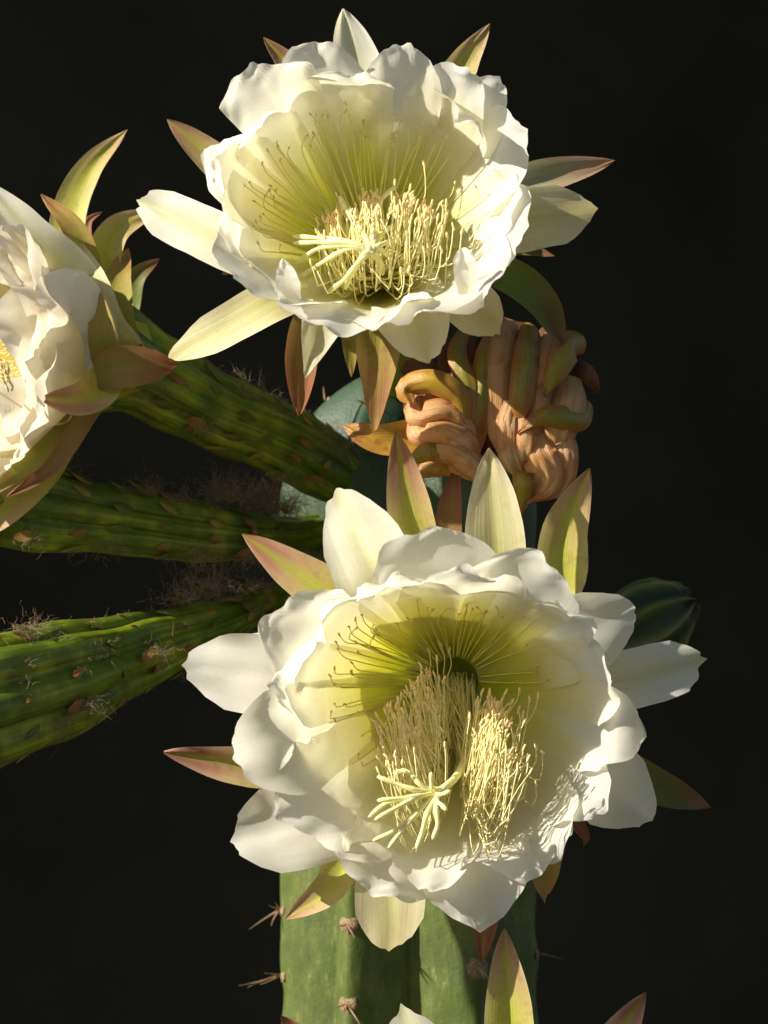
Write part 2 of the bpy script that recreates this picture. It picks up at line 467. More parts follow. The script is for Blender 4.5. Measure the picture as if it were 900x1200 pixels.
def tepal(parent, name, ctrl, W, mat, side=None, nh=None, shape='petal', base=0.4, peak=0.65, cup=0.12, ruf=0.05, freq=2.2, roll=0.0, roll_tip=None,
          tipk=0.22, tipp=2.4, mucro=0.0, nu=16, nv=30, crease=0.0, curl=(0.0, 0.0), bulge=0.02, label=None, rufs=0.15, tipcup=None, wr=0.0):
    """a tepal: centreline ctrl, full width W; cup > 0 lifts the edges to the face side; curl rolls the two edges"""
    SEED[0] += 1
    rr = random.Random(SEED[0])
    sx = rr.uniform(0, 100)
    NS = 60
    c = spline(ctrl, NS)
    ph = [rr.uniform(0, 6.28) for _ in range(6)]
    frames = []
    for i in range(NS + 1):
        t = (c[min(NS, i + 1)] - c[max(0, i - 1)]).normalized()
        if side is not None:
            sv = side - t * side.dot(t)
        else:
            h = nh if nh is not None else CAMV
            sv = t.cross(h)
        sv = sv.normalized() if sv.length > 1e-5 else t.orthogonal().normalized()
        n = sv.cross(t)
        a = math.radians(lerp(roll, roll if roll_tip is None else roll_tip, i / NS))
        sv2 = sv * math.cos(a) + n * math.sin(a)
        n2 = sv2.cross(t)
        frames.append((c[i], t, sv2.normalized(), n2.normalized()))

    def wid(t):
        if shape == 'petal':
            w = base + (1 - base) * sm(0.0, peak, t)
            if t > peak + 0.1:
                w *= 1 - 0.18 * ((t - peak - 0.1) / (0.9 - peak + 1e-6)) ** 2
            return W * w
        if shape == 'strip':
            return W * (base + (1 - base) * sm(0, 0.3, t)) * (1 - 0.5 * sm(0.75, 1.0, t))
        w = base + (1 - base) * sm(0.0, peak, t)
        q = max(0.0, (t - peak * 0.7) / (1 - peak * 0.7))
        return W * max(0.03, w * max(0.0, 1 - q ** 2.3) ** 0.8)
    mb = MB()
    rows, uvs = [], []
    for i in range(nv + 1):
        v = i / nv
        row, uvr = [], []
        for j in range(nu + 1):
            s = -1 + 2 * j / nu
            if shape == 'sepal':
                tm = 1.0
            else:
                tm = 1 - tipk * abs(s) ** tipp + mucro * math.exp(-(s / 0.1) ** 2) - 0.02 * noise.noise(Vector((s * 3.1, sx, 1.7))) - 0.012 * noise.noise(Vector((s * 9, sx, 4.7)))
            t = min(1.06, v * tm)
            ff = min(1.0, t) * NS
            k = min(NS - 1, int(ff))
            f = ff - k
            A, B = frames[k], frames[k + 1]
            p = A[0].lerp(B[0], f)
            tt = A[1].lerp(B[1], f)
            sv = A[2].lerp(B[2], f)
            n = A[3].lerp(B[3], f)
            if t > 1:
                p = p + tt * (t - 1) * (c[-1] - c[-6]).length * 10
            w = wid(min(t, 1.0))
            jit = 1 + 0.05 * noise.noise(Vector((t * 5 + (11 if s > 0 else 0), sx, 0))) + 0.02 * noise.noise(Vector((t * 14 + (11 if s > 0 else 0), sx, 3)))
            x = s * w * 0.5 * jit
            e = abs(s) ** 2.2
            tipness = sm(0.6, 1.0, v)
            e2 = max(e * sm(rufs, 0.9, t), 0.8 * tipness * tipness)
            cu = cup if tipcup is None else lerp(cup, tipcup, sm(0.4, 1, t))
            z = cu * w * s * s
            sg = 0 if s < 0 else 2
            z += ruf * W * e2 * (math.sin(freq * 6.283 * t + ph[sg] + s) + 0.55 * math.sin(freq * 2.3 * 6.283 * t + ph[sg + 1]))
            z += ruf * W * tipness * 0.9 * math.sin(s * 4.5 + ph[4])
            bq = bulge * (sm(rufs, 0.9, t) * 0.8 + 0.2)
            z += bq * W * 2 * noise.noise(Vector((s * 1.3 + sx, t * 3.0, sx)))
            z += bq * W * 0.6 * noise.noise(Vector((s * 4 + sx, t * 4.0, sx + 7)))
            if wr:
                z += wr * w * math.sin(s * 12 + 3.5 * noise.noise(Vector((s * 1.5 + sx, t * 4, 2.0))) + ph[5]) + wr * 0.6 * w * noise.noise(Vector((s * 5 + sx, t * 9, 5.0)))
            z -= crease * w * math.exp(-(s / 0.18) ** 2)
            cr = curl[0] if s < 0 else curl[1]
            if cr:
                q = sm(0.45, 1.0, abs(s)) * sm(0.3, 0.9, t)
                ang = cr * q
                z += math.sin(ang) * w * 0.25
                x -= (1 - math.cos(ang)) * w * 0.28 * (1 if s > 0 else -1)
            row.append(p + sv * x + n * z)
            uvr.append((s * 0.5 + 0.5, min(1, t)))
        rows.append(row)
        uvs.append(uvr)
    mb.grid(rows, False, uvs)
    o = mb.build(name, M[mat], parent)
    if label:
        o['label'] = label
    return o


# ------------------------------------------------------------------ setting
def setting():
    mb = MB()
    n = 24
    g = -CZ / S
    rows = []
    for i in range(n + 1):
        rows.append([Vector(((j / n - 0.5) * 40000, (i / n - 0.5) * 40000, g + 60 * noise.noise(Vector((i * 0.7, j * 0.7, 0))) - 60)) for j in range(n + 1)])
    mb.grid(rows)
    o = mb.build('ground', M['soil'], None)
    o.location = (0, 0, CZ)
    o['kind'] = 'structure'
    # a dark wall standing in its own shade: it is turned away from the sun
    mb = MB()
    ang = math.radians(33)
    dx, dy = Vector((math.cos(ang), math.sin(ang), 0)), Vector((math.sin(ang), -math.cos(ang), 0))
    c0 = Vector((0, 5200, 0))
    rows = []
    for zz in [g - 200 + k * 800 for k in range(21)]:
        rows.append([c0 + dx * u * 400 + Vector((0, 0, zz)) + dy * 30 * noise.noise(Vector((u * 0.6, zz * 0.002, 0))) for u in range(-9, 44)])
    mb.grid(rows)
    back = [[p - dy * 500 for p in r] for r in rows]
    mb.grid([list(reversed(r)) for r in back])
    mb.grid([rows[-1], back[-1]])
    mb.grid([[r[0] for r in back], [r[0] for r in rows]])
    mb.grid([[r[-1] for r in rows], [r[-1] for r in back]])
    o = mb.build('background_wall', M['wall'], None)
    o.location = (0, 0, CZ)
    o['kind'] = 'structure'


setting()


# ------------------------------------------------------------------ hairs, areoles
def hair_tuft(parent, c, out, n, ln, spread=14.0, rad=0.35, seed=1, curly=0.6):
    rr = random.Random(seed)
    mb = MB()
    out = out.normalized()
    for _ in range(n):
        p = c + Vector((rr.gauss(0, spread), rr.gauss(0, spread), rr.gauss(0, spread * 0.5)))
        d = (out + Vector((rr.gauss(0, 0.7), rr.gauss(0, 0.7), rr.gauss(0, 0.7)))).normalized()
        pts = [p]
        L = ln * rr.uniform(0.4, 1.2) / 6
        for k in range(6):
            d = (d + Vector((rr.gauss(0, curly), rr.gauss(0, curly), rr.gauss(0, curly)))).normalized()
            pts.append(pts[-1] + d * L)
        mb.tube(pts, [rad * (1 - 0.7 * k / 6) for k in range(7)], 3, False)
    return mb.build('hair_tuft', M['hair'], parent, kind='stuff')


def areole(parent, c, out, spines, size=11, seed=0, felt='areole'):
    rr = random.Random(seed)
    size *= 1.2
    mb = MB()
    out = out.normalized()
    u = out.orthogonal().normalized()
    w = out.cross(u)
    rows = []
    for i in range(7):
        a = i / 6
        r = size * (1 - a) ** 0.6 + 0.05
        rows.append([c + out * (size * 0.5 * (a ** 0.7) - 3) + (u * math.cos(q) + w * math.sin(q)) * r * (1 + 0.15 * noise.noise(Vector((q, a * 3, seed)))) for q in [6.2832 * k / 14 for k in range(14)]])
    mb.grid(rows, True)
    o = mb.build('areole', M[felt], parent)
    for d, ln in spines:
        m2 = MB()
        d = d.normalized()
        b = c + out * size * 0.2
        bend = Vector((rr.gauss(0, 1), rr.gauss(0, 1), rr.gauss(0, 1))) * 0.02
        pts = [b + (d + bend * k) * ln * k / 6 for k in range(7)]
        m2.tube(pts, [1.6, 1.5, 1.3, 1.1, 0.8, 0.5, 0.1], 6)
        m2.build('spine', M['spine'], o)
    return o


# ------------------------------------------------------------------ the column
COL_D = -400.0
KC = (DIST - COL_D) / DIST
CX = (480 - 450) * KC
CR = 152 * KC
TOPZ = (600 - 428) * KC
RIB0 = math.radians(-29)


def col_r(th, z):
    """radius at azimuth th (0 = towards the camera, positive to the right) and height z"""
    a = th - RIB0
    al = math.pi / 6
    dl = abs((a + al) % (2 * al) - al)
    dl = math.sqrt(dl * dl + 0.0049) - 0.012      # rounded crest
    rg = 0.58
    lobe = rg * 0.5 / (math.sin(dl) + rg * math.sin(max(0.0, al - dl)))
    lobe += 0.03 * math.sin(math.pi * min(1.0, dl / al))
    lobe *= 1.07
    h = TOPZ - z
    dome = 1.0 if h > 190 else max(0.0, 1 - (1 - h / 190.0) ** 2.3) ** 0.55
    cr = math.exp(-(dl / 0.16) ** 2)
    wob = 1 + 0.012 * math.sin(z * 0.013 + 3 * th) + cr * 0.009 * math.cos(6.2832 * (z + 40 * math.cos(th * 3)) / 96.0) + 0.012 * noise.noise(Vector((math.sin(th) * 3, math.cos(th) * 3, z * 0.02)))
    r = CR * dome * lobe * wob
    # ribs bulge a little round every areole
    return r


def col_p(th, z, off=0.0):
    r = col_r(th, z) + off
    return Vector((CX + r * math.sin(th), -COL_D - r * math.cos(th), z))


def column():
    g = -CZ / S
    t = thing('cactus_column', 'upright green ribbed cactus column with spines, standing behind the flowers', 'cactus', Vector((CX, -COL_D, g)))
    mb = MB()
    zs = [g - 40 + (TOPZ - 200 - g + 40) * k / 220 for k in range(220)] + [TOPZ - 200 * (1 - (k / 24)) ** 1.6 - 0.3 for k in range(25)]
    n = 240
    mb.grid([[col_p(2 * math.pi * j / n, z) for j in range(n)] for z in zs], True)
    mb.build('stem', M['cactus'], t)
    V = Vector
    az = [RIB0 + math.radians(60 * k) for k in range(6)]
    # z of the areoles, rib by rib (first the rib facing the camera on the left)
    def zz(py):
        return (600 - py) * KC
    def put(rib, py, spines, size=11, seed=0):
        th = az[rib]
        p = col_p(th, zz(py), -1)
        areole(t, p, V((math.sin(th), -math.cos(th), 0.1)), spines, size, seed)
    rr = random.Random(5)
    def rnd_spines(th, n):
        o = V((math.sin(th), -math.cos(th), 0))
        return [(o + V((rr.gauss(0, .6), rr.gauss(0, .6), rr.gauss(0, .7))), rr.uniform(18, 40)) for _ in range(n)]
    put(0, 1068, [(V((-0.9, -0.5, -0.1)), 20), (V((0.15, -0.6, -0.8)), 24), (V((0.5, -0.6, -0.6)), 26), (V((-0.2, -0.8, -0.7)), 14)], 11, 1)
    put(0, 1158, [(V((-0.9, -0.5, -0.2)), 24), (V((-0.3, -0.8, -0.6)), 22), (V((0.6, -0.5, -0.6)), 34), (V((0.1, -0.9, -0.5)), 12)], 11, 2)
    put(1, 1117, [(V((0.6, -0.6, -0.7)), 38), (V((0.2, -0.7, -0.6)), 22)], 13, 3)
    L5 = 5
    put(L5, 1066, [(V((-0.85, -0.4, -0.45)), 48), (V((-0.6, -0.5, 0.25)), 20), (V((-0.5, -0.5, -0.6)), 30), (V((-0.3, -0.5, 0.7)), 14)], 9, 4)
    put(L5, 1143, [(V((-0.9, -0.3, -0.28)), 50), (V((-0.85, -0.4, -0.1)), 36), (V((-0.8, -0.5, -0.4)), 40), (V((-0.7, -0.5, 0.2)), 24)], 9, 5)
    put(2, 1118, [(V((0.9, -0.2, -0.1)), 30)], 9, 6)
    put(0, 476, [(V((-0.8, -0.6, 0.35)), 16), (V((0.5, -0.8, 0.2)), 12)], 5, 7)
    put(5, 470, [(V((-0.2, -0.3, 0.9)), 18)], 5, 8)
    put(0, 441, [(V((-0.25, -0.2, 0.9)), 26)], 5, 9)
    for py in (1240, 1325, 1410, 1500, 1600):
        for rib in (0, 1, 2, 5):
            put(rib, py + 7 * rib, rnd_spines(az[rib], 3), 10, py + rib)
    return t


column()


# ------------------------------------------------------------------ flower helpers
FWD = Vector((0, -1, 0))


class Bowl:
    """inner surface of the open flower: throat T, rim points, axis F out of the flower"""
    def __init__(self, T, rim, r0=38, f=1.3, dp=1.1, F=FWD, ex=Vector((1, 0, 0)), ez=Vector((0, 0, 1))):
        self.T, self.F, self.ex, self.ez = T, F, ex, ez
        self.r0, self.f, self.dp = r0, f, dp
        L = []
        for p in rim:
            v = p - T
            a = math.atan2(v.dot(ez), v.dot(ex))
            L.append((a % (2 * math.pi), math.hypot(v.dot(ez), v.dot(ex)), v.dot(F)))
        L.sort(key=lambda q: q[0])
        self.L = L

    def polar(self, p):
        v = p - self.T
        return math.atan2(v.dot(self.ez), v.dot(self.ex))

    def rd(self, phi):
        return self.ex * math.cos(phi) + self.ez * math.sin(phi)

    def rim(self, phi):
        """radius and height of the rim at phi"""
        phi %= 2 * math.pi
        L = self.L
        n = len(L)
        for i in range(n):
            a0, r0, h0 = L[i]
            a1, r1, h1 = L[(i + 1) % n]
            ph = phi
            if i == n - 1:
                a1 += 2 * math.pi
                if phi < a0:
                    ph += 2 * math.pi
            if a0 <= ph <= a1:
                f = (ph - a0) / max(1e-6, a1 - a0)
                f = f * f * (3 - 2 * f) * 0.5 + f * 0.5
                return lerp(r0, r1, f), lerp(h0, h1, f)
        return L[0][1], L[0][2]

    def wall(self, phi, t, off=0.0):
        R_, h = self.rim(phi)
        f1 = math.sin(self.f * t) / math.sin(self.f)
        rr = self.r0 + (R_ - self.r0) * f1
        return self.T + self.rd(phi) * rr * (1 + off) + self.F * (h * t ** self.dp - off * 80)

    def side(self, phi):
        return self.rd(phi).cross(self.F)


def inner_petal(th, bowl, tip, W, off=0.0, phi=None, lift=0.0, ruf=0.06, freq=2.2, curl=(0.0, 0.0), tipk=0.26, tipp=2.2, mucro=0.025, mat='white', nu=28, nv=44, tau=0.74, base=0.55, fold=0.0, name='petal'):
    """a petal that lies on the bowl up to the rim and then runs free to its tip"""
    SEED[0] += 1
    rr = random.Random(SEED[0])
    sx = rr.uniform(0, 100)
    ph = [rr.uniform(0, 6.283) for _ in range(8)]
    tipv = P_(*tip) if isinstance(tip, tuple) else tip
    off = abs(off) * 0.5 + 0.004 * (SEED[0] % 5)
    lean, twist = rr.uniform(-0.14, 0.06), rr.choice((-1, 1)) * rr.uniform(0.04, 0.16)
    tau *= rr.uniform(0.86, 1.08)
    tipk *= rr.uniform(0.8, 1.5)
    ruf *= 1.05
    tmx = rr.uniform(0.88, 1.0)
    phi = bowl.polar(tipv) if phi is None else math.radians(phi)
    R_, h = bowl.rim(phi)
    D = tipv - bowl.wall(phi, tmx, off)
    a0, b0, c0 = D.dot(bowl.rd(phi)), D.dot(bowl.F), D.dot(bowl.side(phi))
    # at the rim the petal leaves along the wall, at the tip it bends outwards
    wt = bowl.wall(phi, tmx, off) - bowl.wall(phi, tmx - 0.1, off)
    wt = wt.normalized() * max(26.0, D.length)
    at, bt = wt.dot(bowl.rd(phi)), wt.dot(bowl.F)
    rows, uvs = [], []
    for i in range(nv + 1):
        v = i / nv
        row, uvr = [], []
        for j in range(nu + 1):
            s = -1 + 2 * j / nu
            tm = 1 - tipk * abs(s) ** tipp + mucro * math.exp(-(s / 0.09) ** 2) - 0.035 * noise.noise(Vector((s * 2.3, sx, 1.7))) - 0.018 * noise.noise(Vector((s * 7, sx, 4.7)))
            u = v * tm
            wf = base + (1 - base) * sm(0.0, 0.7, u)
            if u > 0.8:
                wf *= 1 - 0.16 * ((u - 0.8) / 0.2) ** 2
            wf *= 1 + 0.04 * noise.noise(Vector((u * 6 + (9 if s > 0 else 0), sx, 2)))
            loc = bowl.r0 + (R_ - bowl.r0) * math.sin(bowl.f * min(1, u / tau) * tmx) / math.sin(bowl.f)
            dphi = s * W * wf * 0.5 / max(loc, 40.0)
            dphi = max(-1.1, min(1.1, dphi))
            pa = phi + dphi
            lay = off * (0.6 + 0.4 * s)
            tw = min(1.0, u / tau) * tmx
            p = bowl.wall(pa, tw, lay)
            rdv = bowl.rd(pa)
            sd = bowl.side(pa)
            q = max(0.0, (u - tau) / (1 - tau))
            # hermite: start tangent along wall, end at D
            hh = q * q * (3 - 2 * q)
            g = q * (1 - q) * (1 - q)
            ra = a0 * lerp(q, hh, 0.3) + at * g * 0.8
            fb = b0 * lerp(q, hh, 0.3) + bt * g * 0.8 + lift * math.sin(math.pi * min(1, q)) 
            da, db = (ra, fb) if q > 0 else (at, bt)
            p = p + rdv * ra + bowl.F * fb + sd * c0 * q
            # normal of the surface, on the inner face
            ta = lerp(at, a0, min(1, q)); tb = lerp(bt, b0, min(1, q))
            ln = math.hypot(ta, tb) or 1
            nrm = (bowl.F * ta - rdv * tb) / ln
            free = sm(0.62 * tau, 1.0, u)
            e = abs(s) ** 2.0
            k = 0 if s < 0 else 3
            z = ruf * W * free * (e * (math.sin(freq * 6.283 * u * 1.6 + ph[k]) + 0.5 * math.sin(freq * 15 * u + ph[k + 1])) + 0.9 * q * math.sin(s * 4.2 + ph[6]) + 0.4 * q * math.sin(s * 9.5 + ph[7]))
            z += (lean + twist * s) * W * free + 0.05 * W * free * noise.noise(Vector((s * 1.6 + sx, u * 4, sx))) + 0.016 * W * free * max(e * e, q ** 3) * math.sin(s * 17 + u * 60 + ph[2]) + 0.015 * W * free * noise.noise(Vector((s * 5 + sx, u * 13, sx)))
            x = 0.0
            cr = curl[0] if s < 0 else curl[1]
            if cr:
                qq = sm(0.4, 1.0, abs(s)) * sm(0.75 * tau, 0.95, u)
                ang = cr * qq
                z += math.sin(ang) * W * 0.2
                x = -(1 - math.cos(ang)) * W * 0.3 * (1 if s > 0 else -1)
            if fold:
                ang = fold * sm(0.35, 1.0, q)
                z += math.sin(ang) * 16
                p = p - rdv * (1 - math.cos(ang)) * 16
            row.append(p + nrm * z + sd * x)
            uvr.append((s * 0.5 + 0.5, min(1, u)))
        rows.append(row)
        uvs.append(uvr)
    mb = MB()
    mb.grid(rows, False, uvs)
    return mb.build(name, M[mat], th)


def outer_tepal(th, T, frm, tip, W, mat, name='sepal', mid=None, root=0.45, rootd=-30, **kw):
    """a tepal of the outer whorls; its root lies hidden behind the inner petals"""
    b, e = P(*frm), P(*tip)
    r = T.lerp(b, root)
    r.y = T.y - rootd
    ctrl = [r, b]
    if mid:
        ctrl.append(P(*mid))
    ctrl.append(e)
    a = dict(shape='sepal', base=0.5, peak=0.6, cup=0.10, ruf=0.02, crease=0.02, nu=14, nv=30, freq=1.4)
    if mat in ('white', 'pale'):
        a.update(ruf=0.035, freq=1.8, nu=20, nv=36)
    a.update(kw)
    return tepal(th, name, ctrl, W, mat, **a)


def ribbed_tube(th, name, pts, rads, mat, ridges=8, amp=0.10, n=40, sides=64, lump=0.05, seed=3, twist=0.0, cap=False, kind=None):
    c = spline(pts, n)
    mb = MB()
    rows = []
    up = None
    m = len(rads) - 1
    for i in range(n + 1):
        t = (c[min(n, i + 1)] - c[max(0, i - 1)]).normalized()
        if up is None:
            up = Vector((0, 0, 1)) if abs(t.z) < 0.9 else Vector((1, 0, 0))
        up = (up - t * up.dot(t)).normalized()
        w = t.cross(up)
        f = i / n * m
        k = min(m - 1, int(f))
        q = f - k
        q = q * q * (3 - 2 * q)
        r0 = lerp(rads[k], rads[k + 1], q)
        row = []
        for j in range(sides):
            a = 2 * math.pi * j / sides
            g = a + twist * i / n
            ri = abs(math.cos(ridges * 0.5 * g)) ** 0.7
            r = r0 * (1 - amp + amp * ri)
            r *= 1 + lump * noise.noise(Vector((math.cos(a) * 1.2, math.sin(a) * 1.2, i / n * 6 + seed))) + lump * 0.5 * noise.noise(Vector((math.cos(a) * 3, math.sin(a) * 3, i / n * 16 + seed)))
            row.append(c[i] + (up * math.cos(a) + w * math.sin(a)) * r)
        rows.append(row)
    b = mb.grid(rows, True)
    if cap:
        mb.f.append(tuple(b + k for k in reversed(range(sides))))
        e = b + n * sides
        mb.f.append(tuple(e + k for k in range(sides)))
    return mb.build(name, mat, th, kind=kind)


def throat(th, T, back, r=40):
    mb = MB()
    rows = []
    for k in range(9):
        f = k / 8
        rows.append([T + back * 62 * f + (Vector((math.cos(a), 0, math.sin(a))) * r * (0.2 + 0.8 * math.cos(f * 1.5))) for a in [6.2832 * q / 36 for q in range(36)]])
    mb.grid(rows, True)
    mb.build('throat', M['throat'], th)


def add_stamen(pts, rad=0.8, n=18, mbf=None, mba=None, al=5.2, aw=1.5):
    c = spline(pts, n)
    mbf.tube(c, [rad * (1.1 - 0.35 * k / n) for k in range(n + 1)], 5)
    d = (c[-1] - c[-2]).normalized()
    mba.ellipsoid(c[-1] + d * al * 0.5, (d + Vector((R.gauss(0, .25), R.gauss(0, .25), R.gauss(0, .25)))), al, aw, 6, 4)


def stamen(th, pts, fm='filament', am='anther', **kw):
    a, b = MB(), MB()
    add_stamen(pts, mbf=a, mba=b, **kw)
    o = a.build('stamen', M[fm], th)
    b.build('anther', M[am], o)


def wall_stamen(th, bowl, phi, t1, hook=10, seed=0, am='anther_brown', lift=2.0):
    rr = random.Random(seed)
    phi = math.radians(phi)
    pts = []
    n = 7
    bend = rr.gauss(0, 0.06)
    for k in range(n):
        t = 0.02 + (t1 - 0.02) * k / (n - 1)
        p = bowl.wall(phi + bend * (k / n) ** 2, t, -0.02)
        pts.append(p + bowl.F * lift * (0.3 + 0.7 * k / n))
    d = (pts[-1] - pts[-2]).normalized()
    pts.append(pts[-1] + d * hook * 0.5 + bowl.F * hook * 0.6 + Vector((rr.gauss(0, 4), 0, rr.uniform(2, 9))))
    stamen(th, pts, 'filament_wall', am, rad=0.8, al=3.4, aw=1.3)


def stigma(th, style_pts, centre, ends, rad=3.7, arch=14):
    mb = MB()
    c = spline(style_pts + [centre], 16)
    mb.tube(c, [4.8 - 0.6 * k / 16 for k in range(17)], 10)
    mb.build('style', M['stigma'], th)
    back = (centre - style_pts[-1]).normalized()
    for i, (px, py, d) in enumerate(ends):
        e = P(px, py, d)
        rr = random.Random(i * 7 + 3)
        v = e - centre
        q1 = centre + v * 0.28 + back * arch + Vector((0, 0, rr.uniform(0, 5)))
        sd = v.cross(FWD).normalized() * rr.uniform(-7, 7)
        q1 += sd * 0.6
        q2 = centre + v * 0.68 + back * arch * 0.6 + Vector((0, 0, rr.uniform(-3, 6))) + sd
        pts = spline([centre - back * 4, q1, q2, e], 18)
        m2 = MB()
        m2.tube(pts, [rad * (0.85 + 0.15 * math.sin(k * 0.9)) * (1 - 0.25 * (k / 18)) * (0.5 if k == 18 else 1) for k in range(19)], 8)
        m2.build('stigma_lobe', M['stigma'], th)


# ------------------------------------------------------------------ the large open flower
def front_flower():
    T = P(533, 798, 30)
    t = thing('cactus_flower', 'largest white cactus flower, wide open and tipped slightly down, in front of the column', 'flower', T + Vector((0, 180, 0)), 'open flowers of the cactus')
    rim = [P(*q) for q in ((540, 692, 245), (615, 702, 245), (680, 745, 235), (712, 815, 225), (708, 885, 210), (665, 955, 190), (575, 1000, 175), (480, 1000, 175),
                           (405, 950, 190), (362, 875, 210), (352, 800, 225), (388, 725, 240), (455, 695, 248))]
    b = Bowl(T, rim, r0=27)
    ribbed_tube(t, 'floral_tube', [col_p(math.radians(8), T.z + 30, -30), T + Vector((-4, 150, 12)), T + Vector((0, 14, 0)), T + Vector((0, 0, 0))], [26, 30, 38, 41], M['throat'], 10, 0.05, 24, 48)
    throat(t, T, Vector((0, 1, 0)), 29)
    ip = lambda tip, W, off=0.0, **k: inner_petal(t, b, (tip[0], tip[1], tip[2] + (40 if tip[1] < 750 else 22)), W * 0.94, off, **k)
    ip((507, 616, 215), 128, 0.06, ruf=0.04)
    ip((548, 664, 262), 150, -0.01, ruf=0.08, freq=2.6, lift=10)
    ip((412, 694, 250), 120, 0.02, ruf=0.07, lift=8)
    ip((470, 680, 262), 110, -0.02, ruf=0.07, lift=6)
    ip((322, 726, 225), 118, 0.03, ruf=0.05, curl=(0.0, 0.7))
    ip((318, 803, 240), 105, -0.03, ruf=0.06, curl=(0.9, 0.5), lift=10)
    ip((277, 888, 215), 122, 0.02, ruf=0.05, curl=(1.2, 0.6), lift=14)
    ip((335, 955, 215), 110, -0.02, ruf=0.06, curl=(1.0, 0.0), lift=8)
    ip((400, 1000, 175), 120, 0.03, ruf=0.05)
    ip((440, 1046, 165), 118, 0.0, ruf=0.07, freq=3)
    ip((508, 1042, 180), 118, -0.03, ruf=0.08, freq=3)
    ip((562, 1084, 155), 130, 0.03, ruf=0.07, freq=2.5, curl=(0, 0.6))
    ip((612, 1030, 180), 120, -0.02, ruf=0.09, freq=3)
    ip((655, 1002, 175), 122, 0.01, ruf=0.09, freq=3)
    ip((700, 950, 190), 112, -0.03, ruf=0.10, freq=3)
    ip((748, 862, 205), 122, 0.02, ruf=0.09, freq=2.6, curl=(0.5, 0.7))
    ip((716, 795, 225), 110, -0.02, ruf=0.07, curl=(0.5, 0.0))
    ip((668, 722, 255), 96, -0.02, ruf=0.07, lift=6, curl=(0.6, 0.2))
    ip((628, 660, 235), 124, 0.02, ruf=0.05, freq=2, curl=(0.4, 0.8))
    # outer white petals
    ot = lambda frm, tip, W, mat, **k: outer_tepal(t, T, frm, tip, W, mat, **k)
    wp = dict(name='petal', shape='petal', base=0.55, peak=0.55, tipk=0.2, tipp=2.8, mucro=0.02, cup=0.06)
    ot((655, 755, 150), (742, 714, 135), 92, 'white', **wp)
    ot((712, 800, 130), (820, 774, 105), 68, 'pale', **{**wp, 'tipk': 0.10, 'mucro': 0.04})
    ot((690, 900, 120), (759, 962, 120), 96, 'white', **{**wp, 'tipk': 0.2})
    ot((400, 945, 110), (276, 985, 110), 104, 'white', **{**wp, 'tipk': 0.15, 'ruf': 0.05})
    ot((345, 795, 130), (220, 780, 100), 92, 'white', **{**wp, 'tipk': 0.17, 'ruf': 0.05})
    ot((450, 690, 140), (396, 576, 110), 94, 'pale', **{**wp, 'tipk': 0.24})
    ot((462, 1010, 90), (456, 1112, 110), 82, 'cream', **{**wp, 'tipk': 0.15})
    # sepals
    ot((488, 640, 60), (464, 506, 85), 56, 'blush', cup=0.16)
    ot((580, 680, 110), (573, 525, 120), 72, 'cream', cup=0.12, peak=0.7)
    ot((650, 690, 70), (691, 549, 95), 62, 'blush', mid=(662, 620, 75), cup=0.18)
    ot((408, 712, 80), (284, 626, 70), 62, 'blush', cup=0.14, peak=0.5)
    ot((525, 620, 20), (535, 545, 20), 34, 'brown')
    ot((325, 892, 60), (192, 882, 70), 56, 'blush', cup=0.2, roll=20)
    ot((345, 850, 40), (290, 845, 35), 24, 'brown')
    ot((750, 912, 50), (832, 946, 40), 50, 'green', cup=0.2)
    ot((405, 1012, 60), (334, 1077, 75), 50, 'blush', mid=(383, 1045, 75), cup=0.2, roll=-15)
    ot((632, 985, 50), (638, 1050, 60), 52, 'olive', shape='petal', base=0.8, peak=0.4, tipk=0.3, mucro=0.05, cup=0.25)
    ot((567, 1050, 30), (565, 1128, 35), 44, 'brown')
    ot((350, 755, 60), (290, 744, 45), 28, 'cream')
    ot((430, 680, 90), (385, 655, 80), 30, 'brown')
    ot((680, 970, 40), (684, 992, 40), 26, 'brown')
    # stamens
    mf, ma = MB(), MB()
    rr = random.Random(21)
    made = 0
    for k in range(280):
        left = rr.random() < 0.60
        if left:
            x = rr.triangular(432, 528, 488)
            top = 782 + abs(x - 508) * 0.9
            y = top + rr.random() ** 1.2 * 85 - (14 if rr.random() < 0.15 else 0)
            depth = 105 + (y - 770) * 0.75 + rr.uniform(-25, 25)
            hang = rr.uniform(28, 95)
        else:
            x = rr.triangular(545, 626, 574)
            top = 822 + max(0, x - 580) * 0.5
            y = top + rr.random() ** 1.2 * 70 - (14 if rr.random() < 0.15 else 0)
            depth = 135 + (y - 800) * 0.75 + rr.uniform(-25, 25)
            hang = rr.uniform(30, 95)
        A = P(x, y, depth + 12)
        xb = x - (x - 533) * 0.28 + rr.gauss(0, 7)
        Bn = P(xb, y + hang, depth)
        Q = P(lerp(xb, 533, 0.35), y + hang + 4, depth - 28)
        base = T + Vector((rr.uniform(-24, 24), 8, rr.uniform(-25, 10)))
        pts = [base, Q, Bn, A.lerp(Bn, 0.4) + Vector((rr.gauss(0, 2.5), rr.gauss(0, 3), 0)), A]
        if k % 6 == 0:
            stamen(t, pts, n=18)
            made += 1
        else:
            add_stamen(pts, mbf=mf, mba=ma)
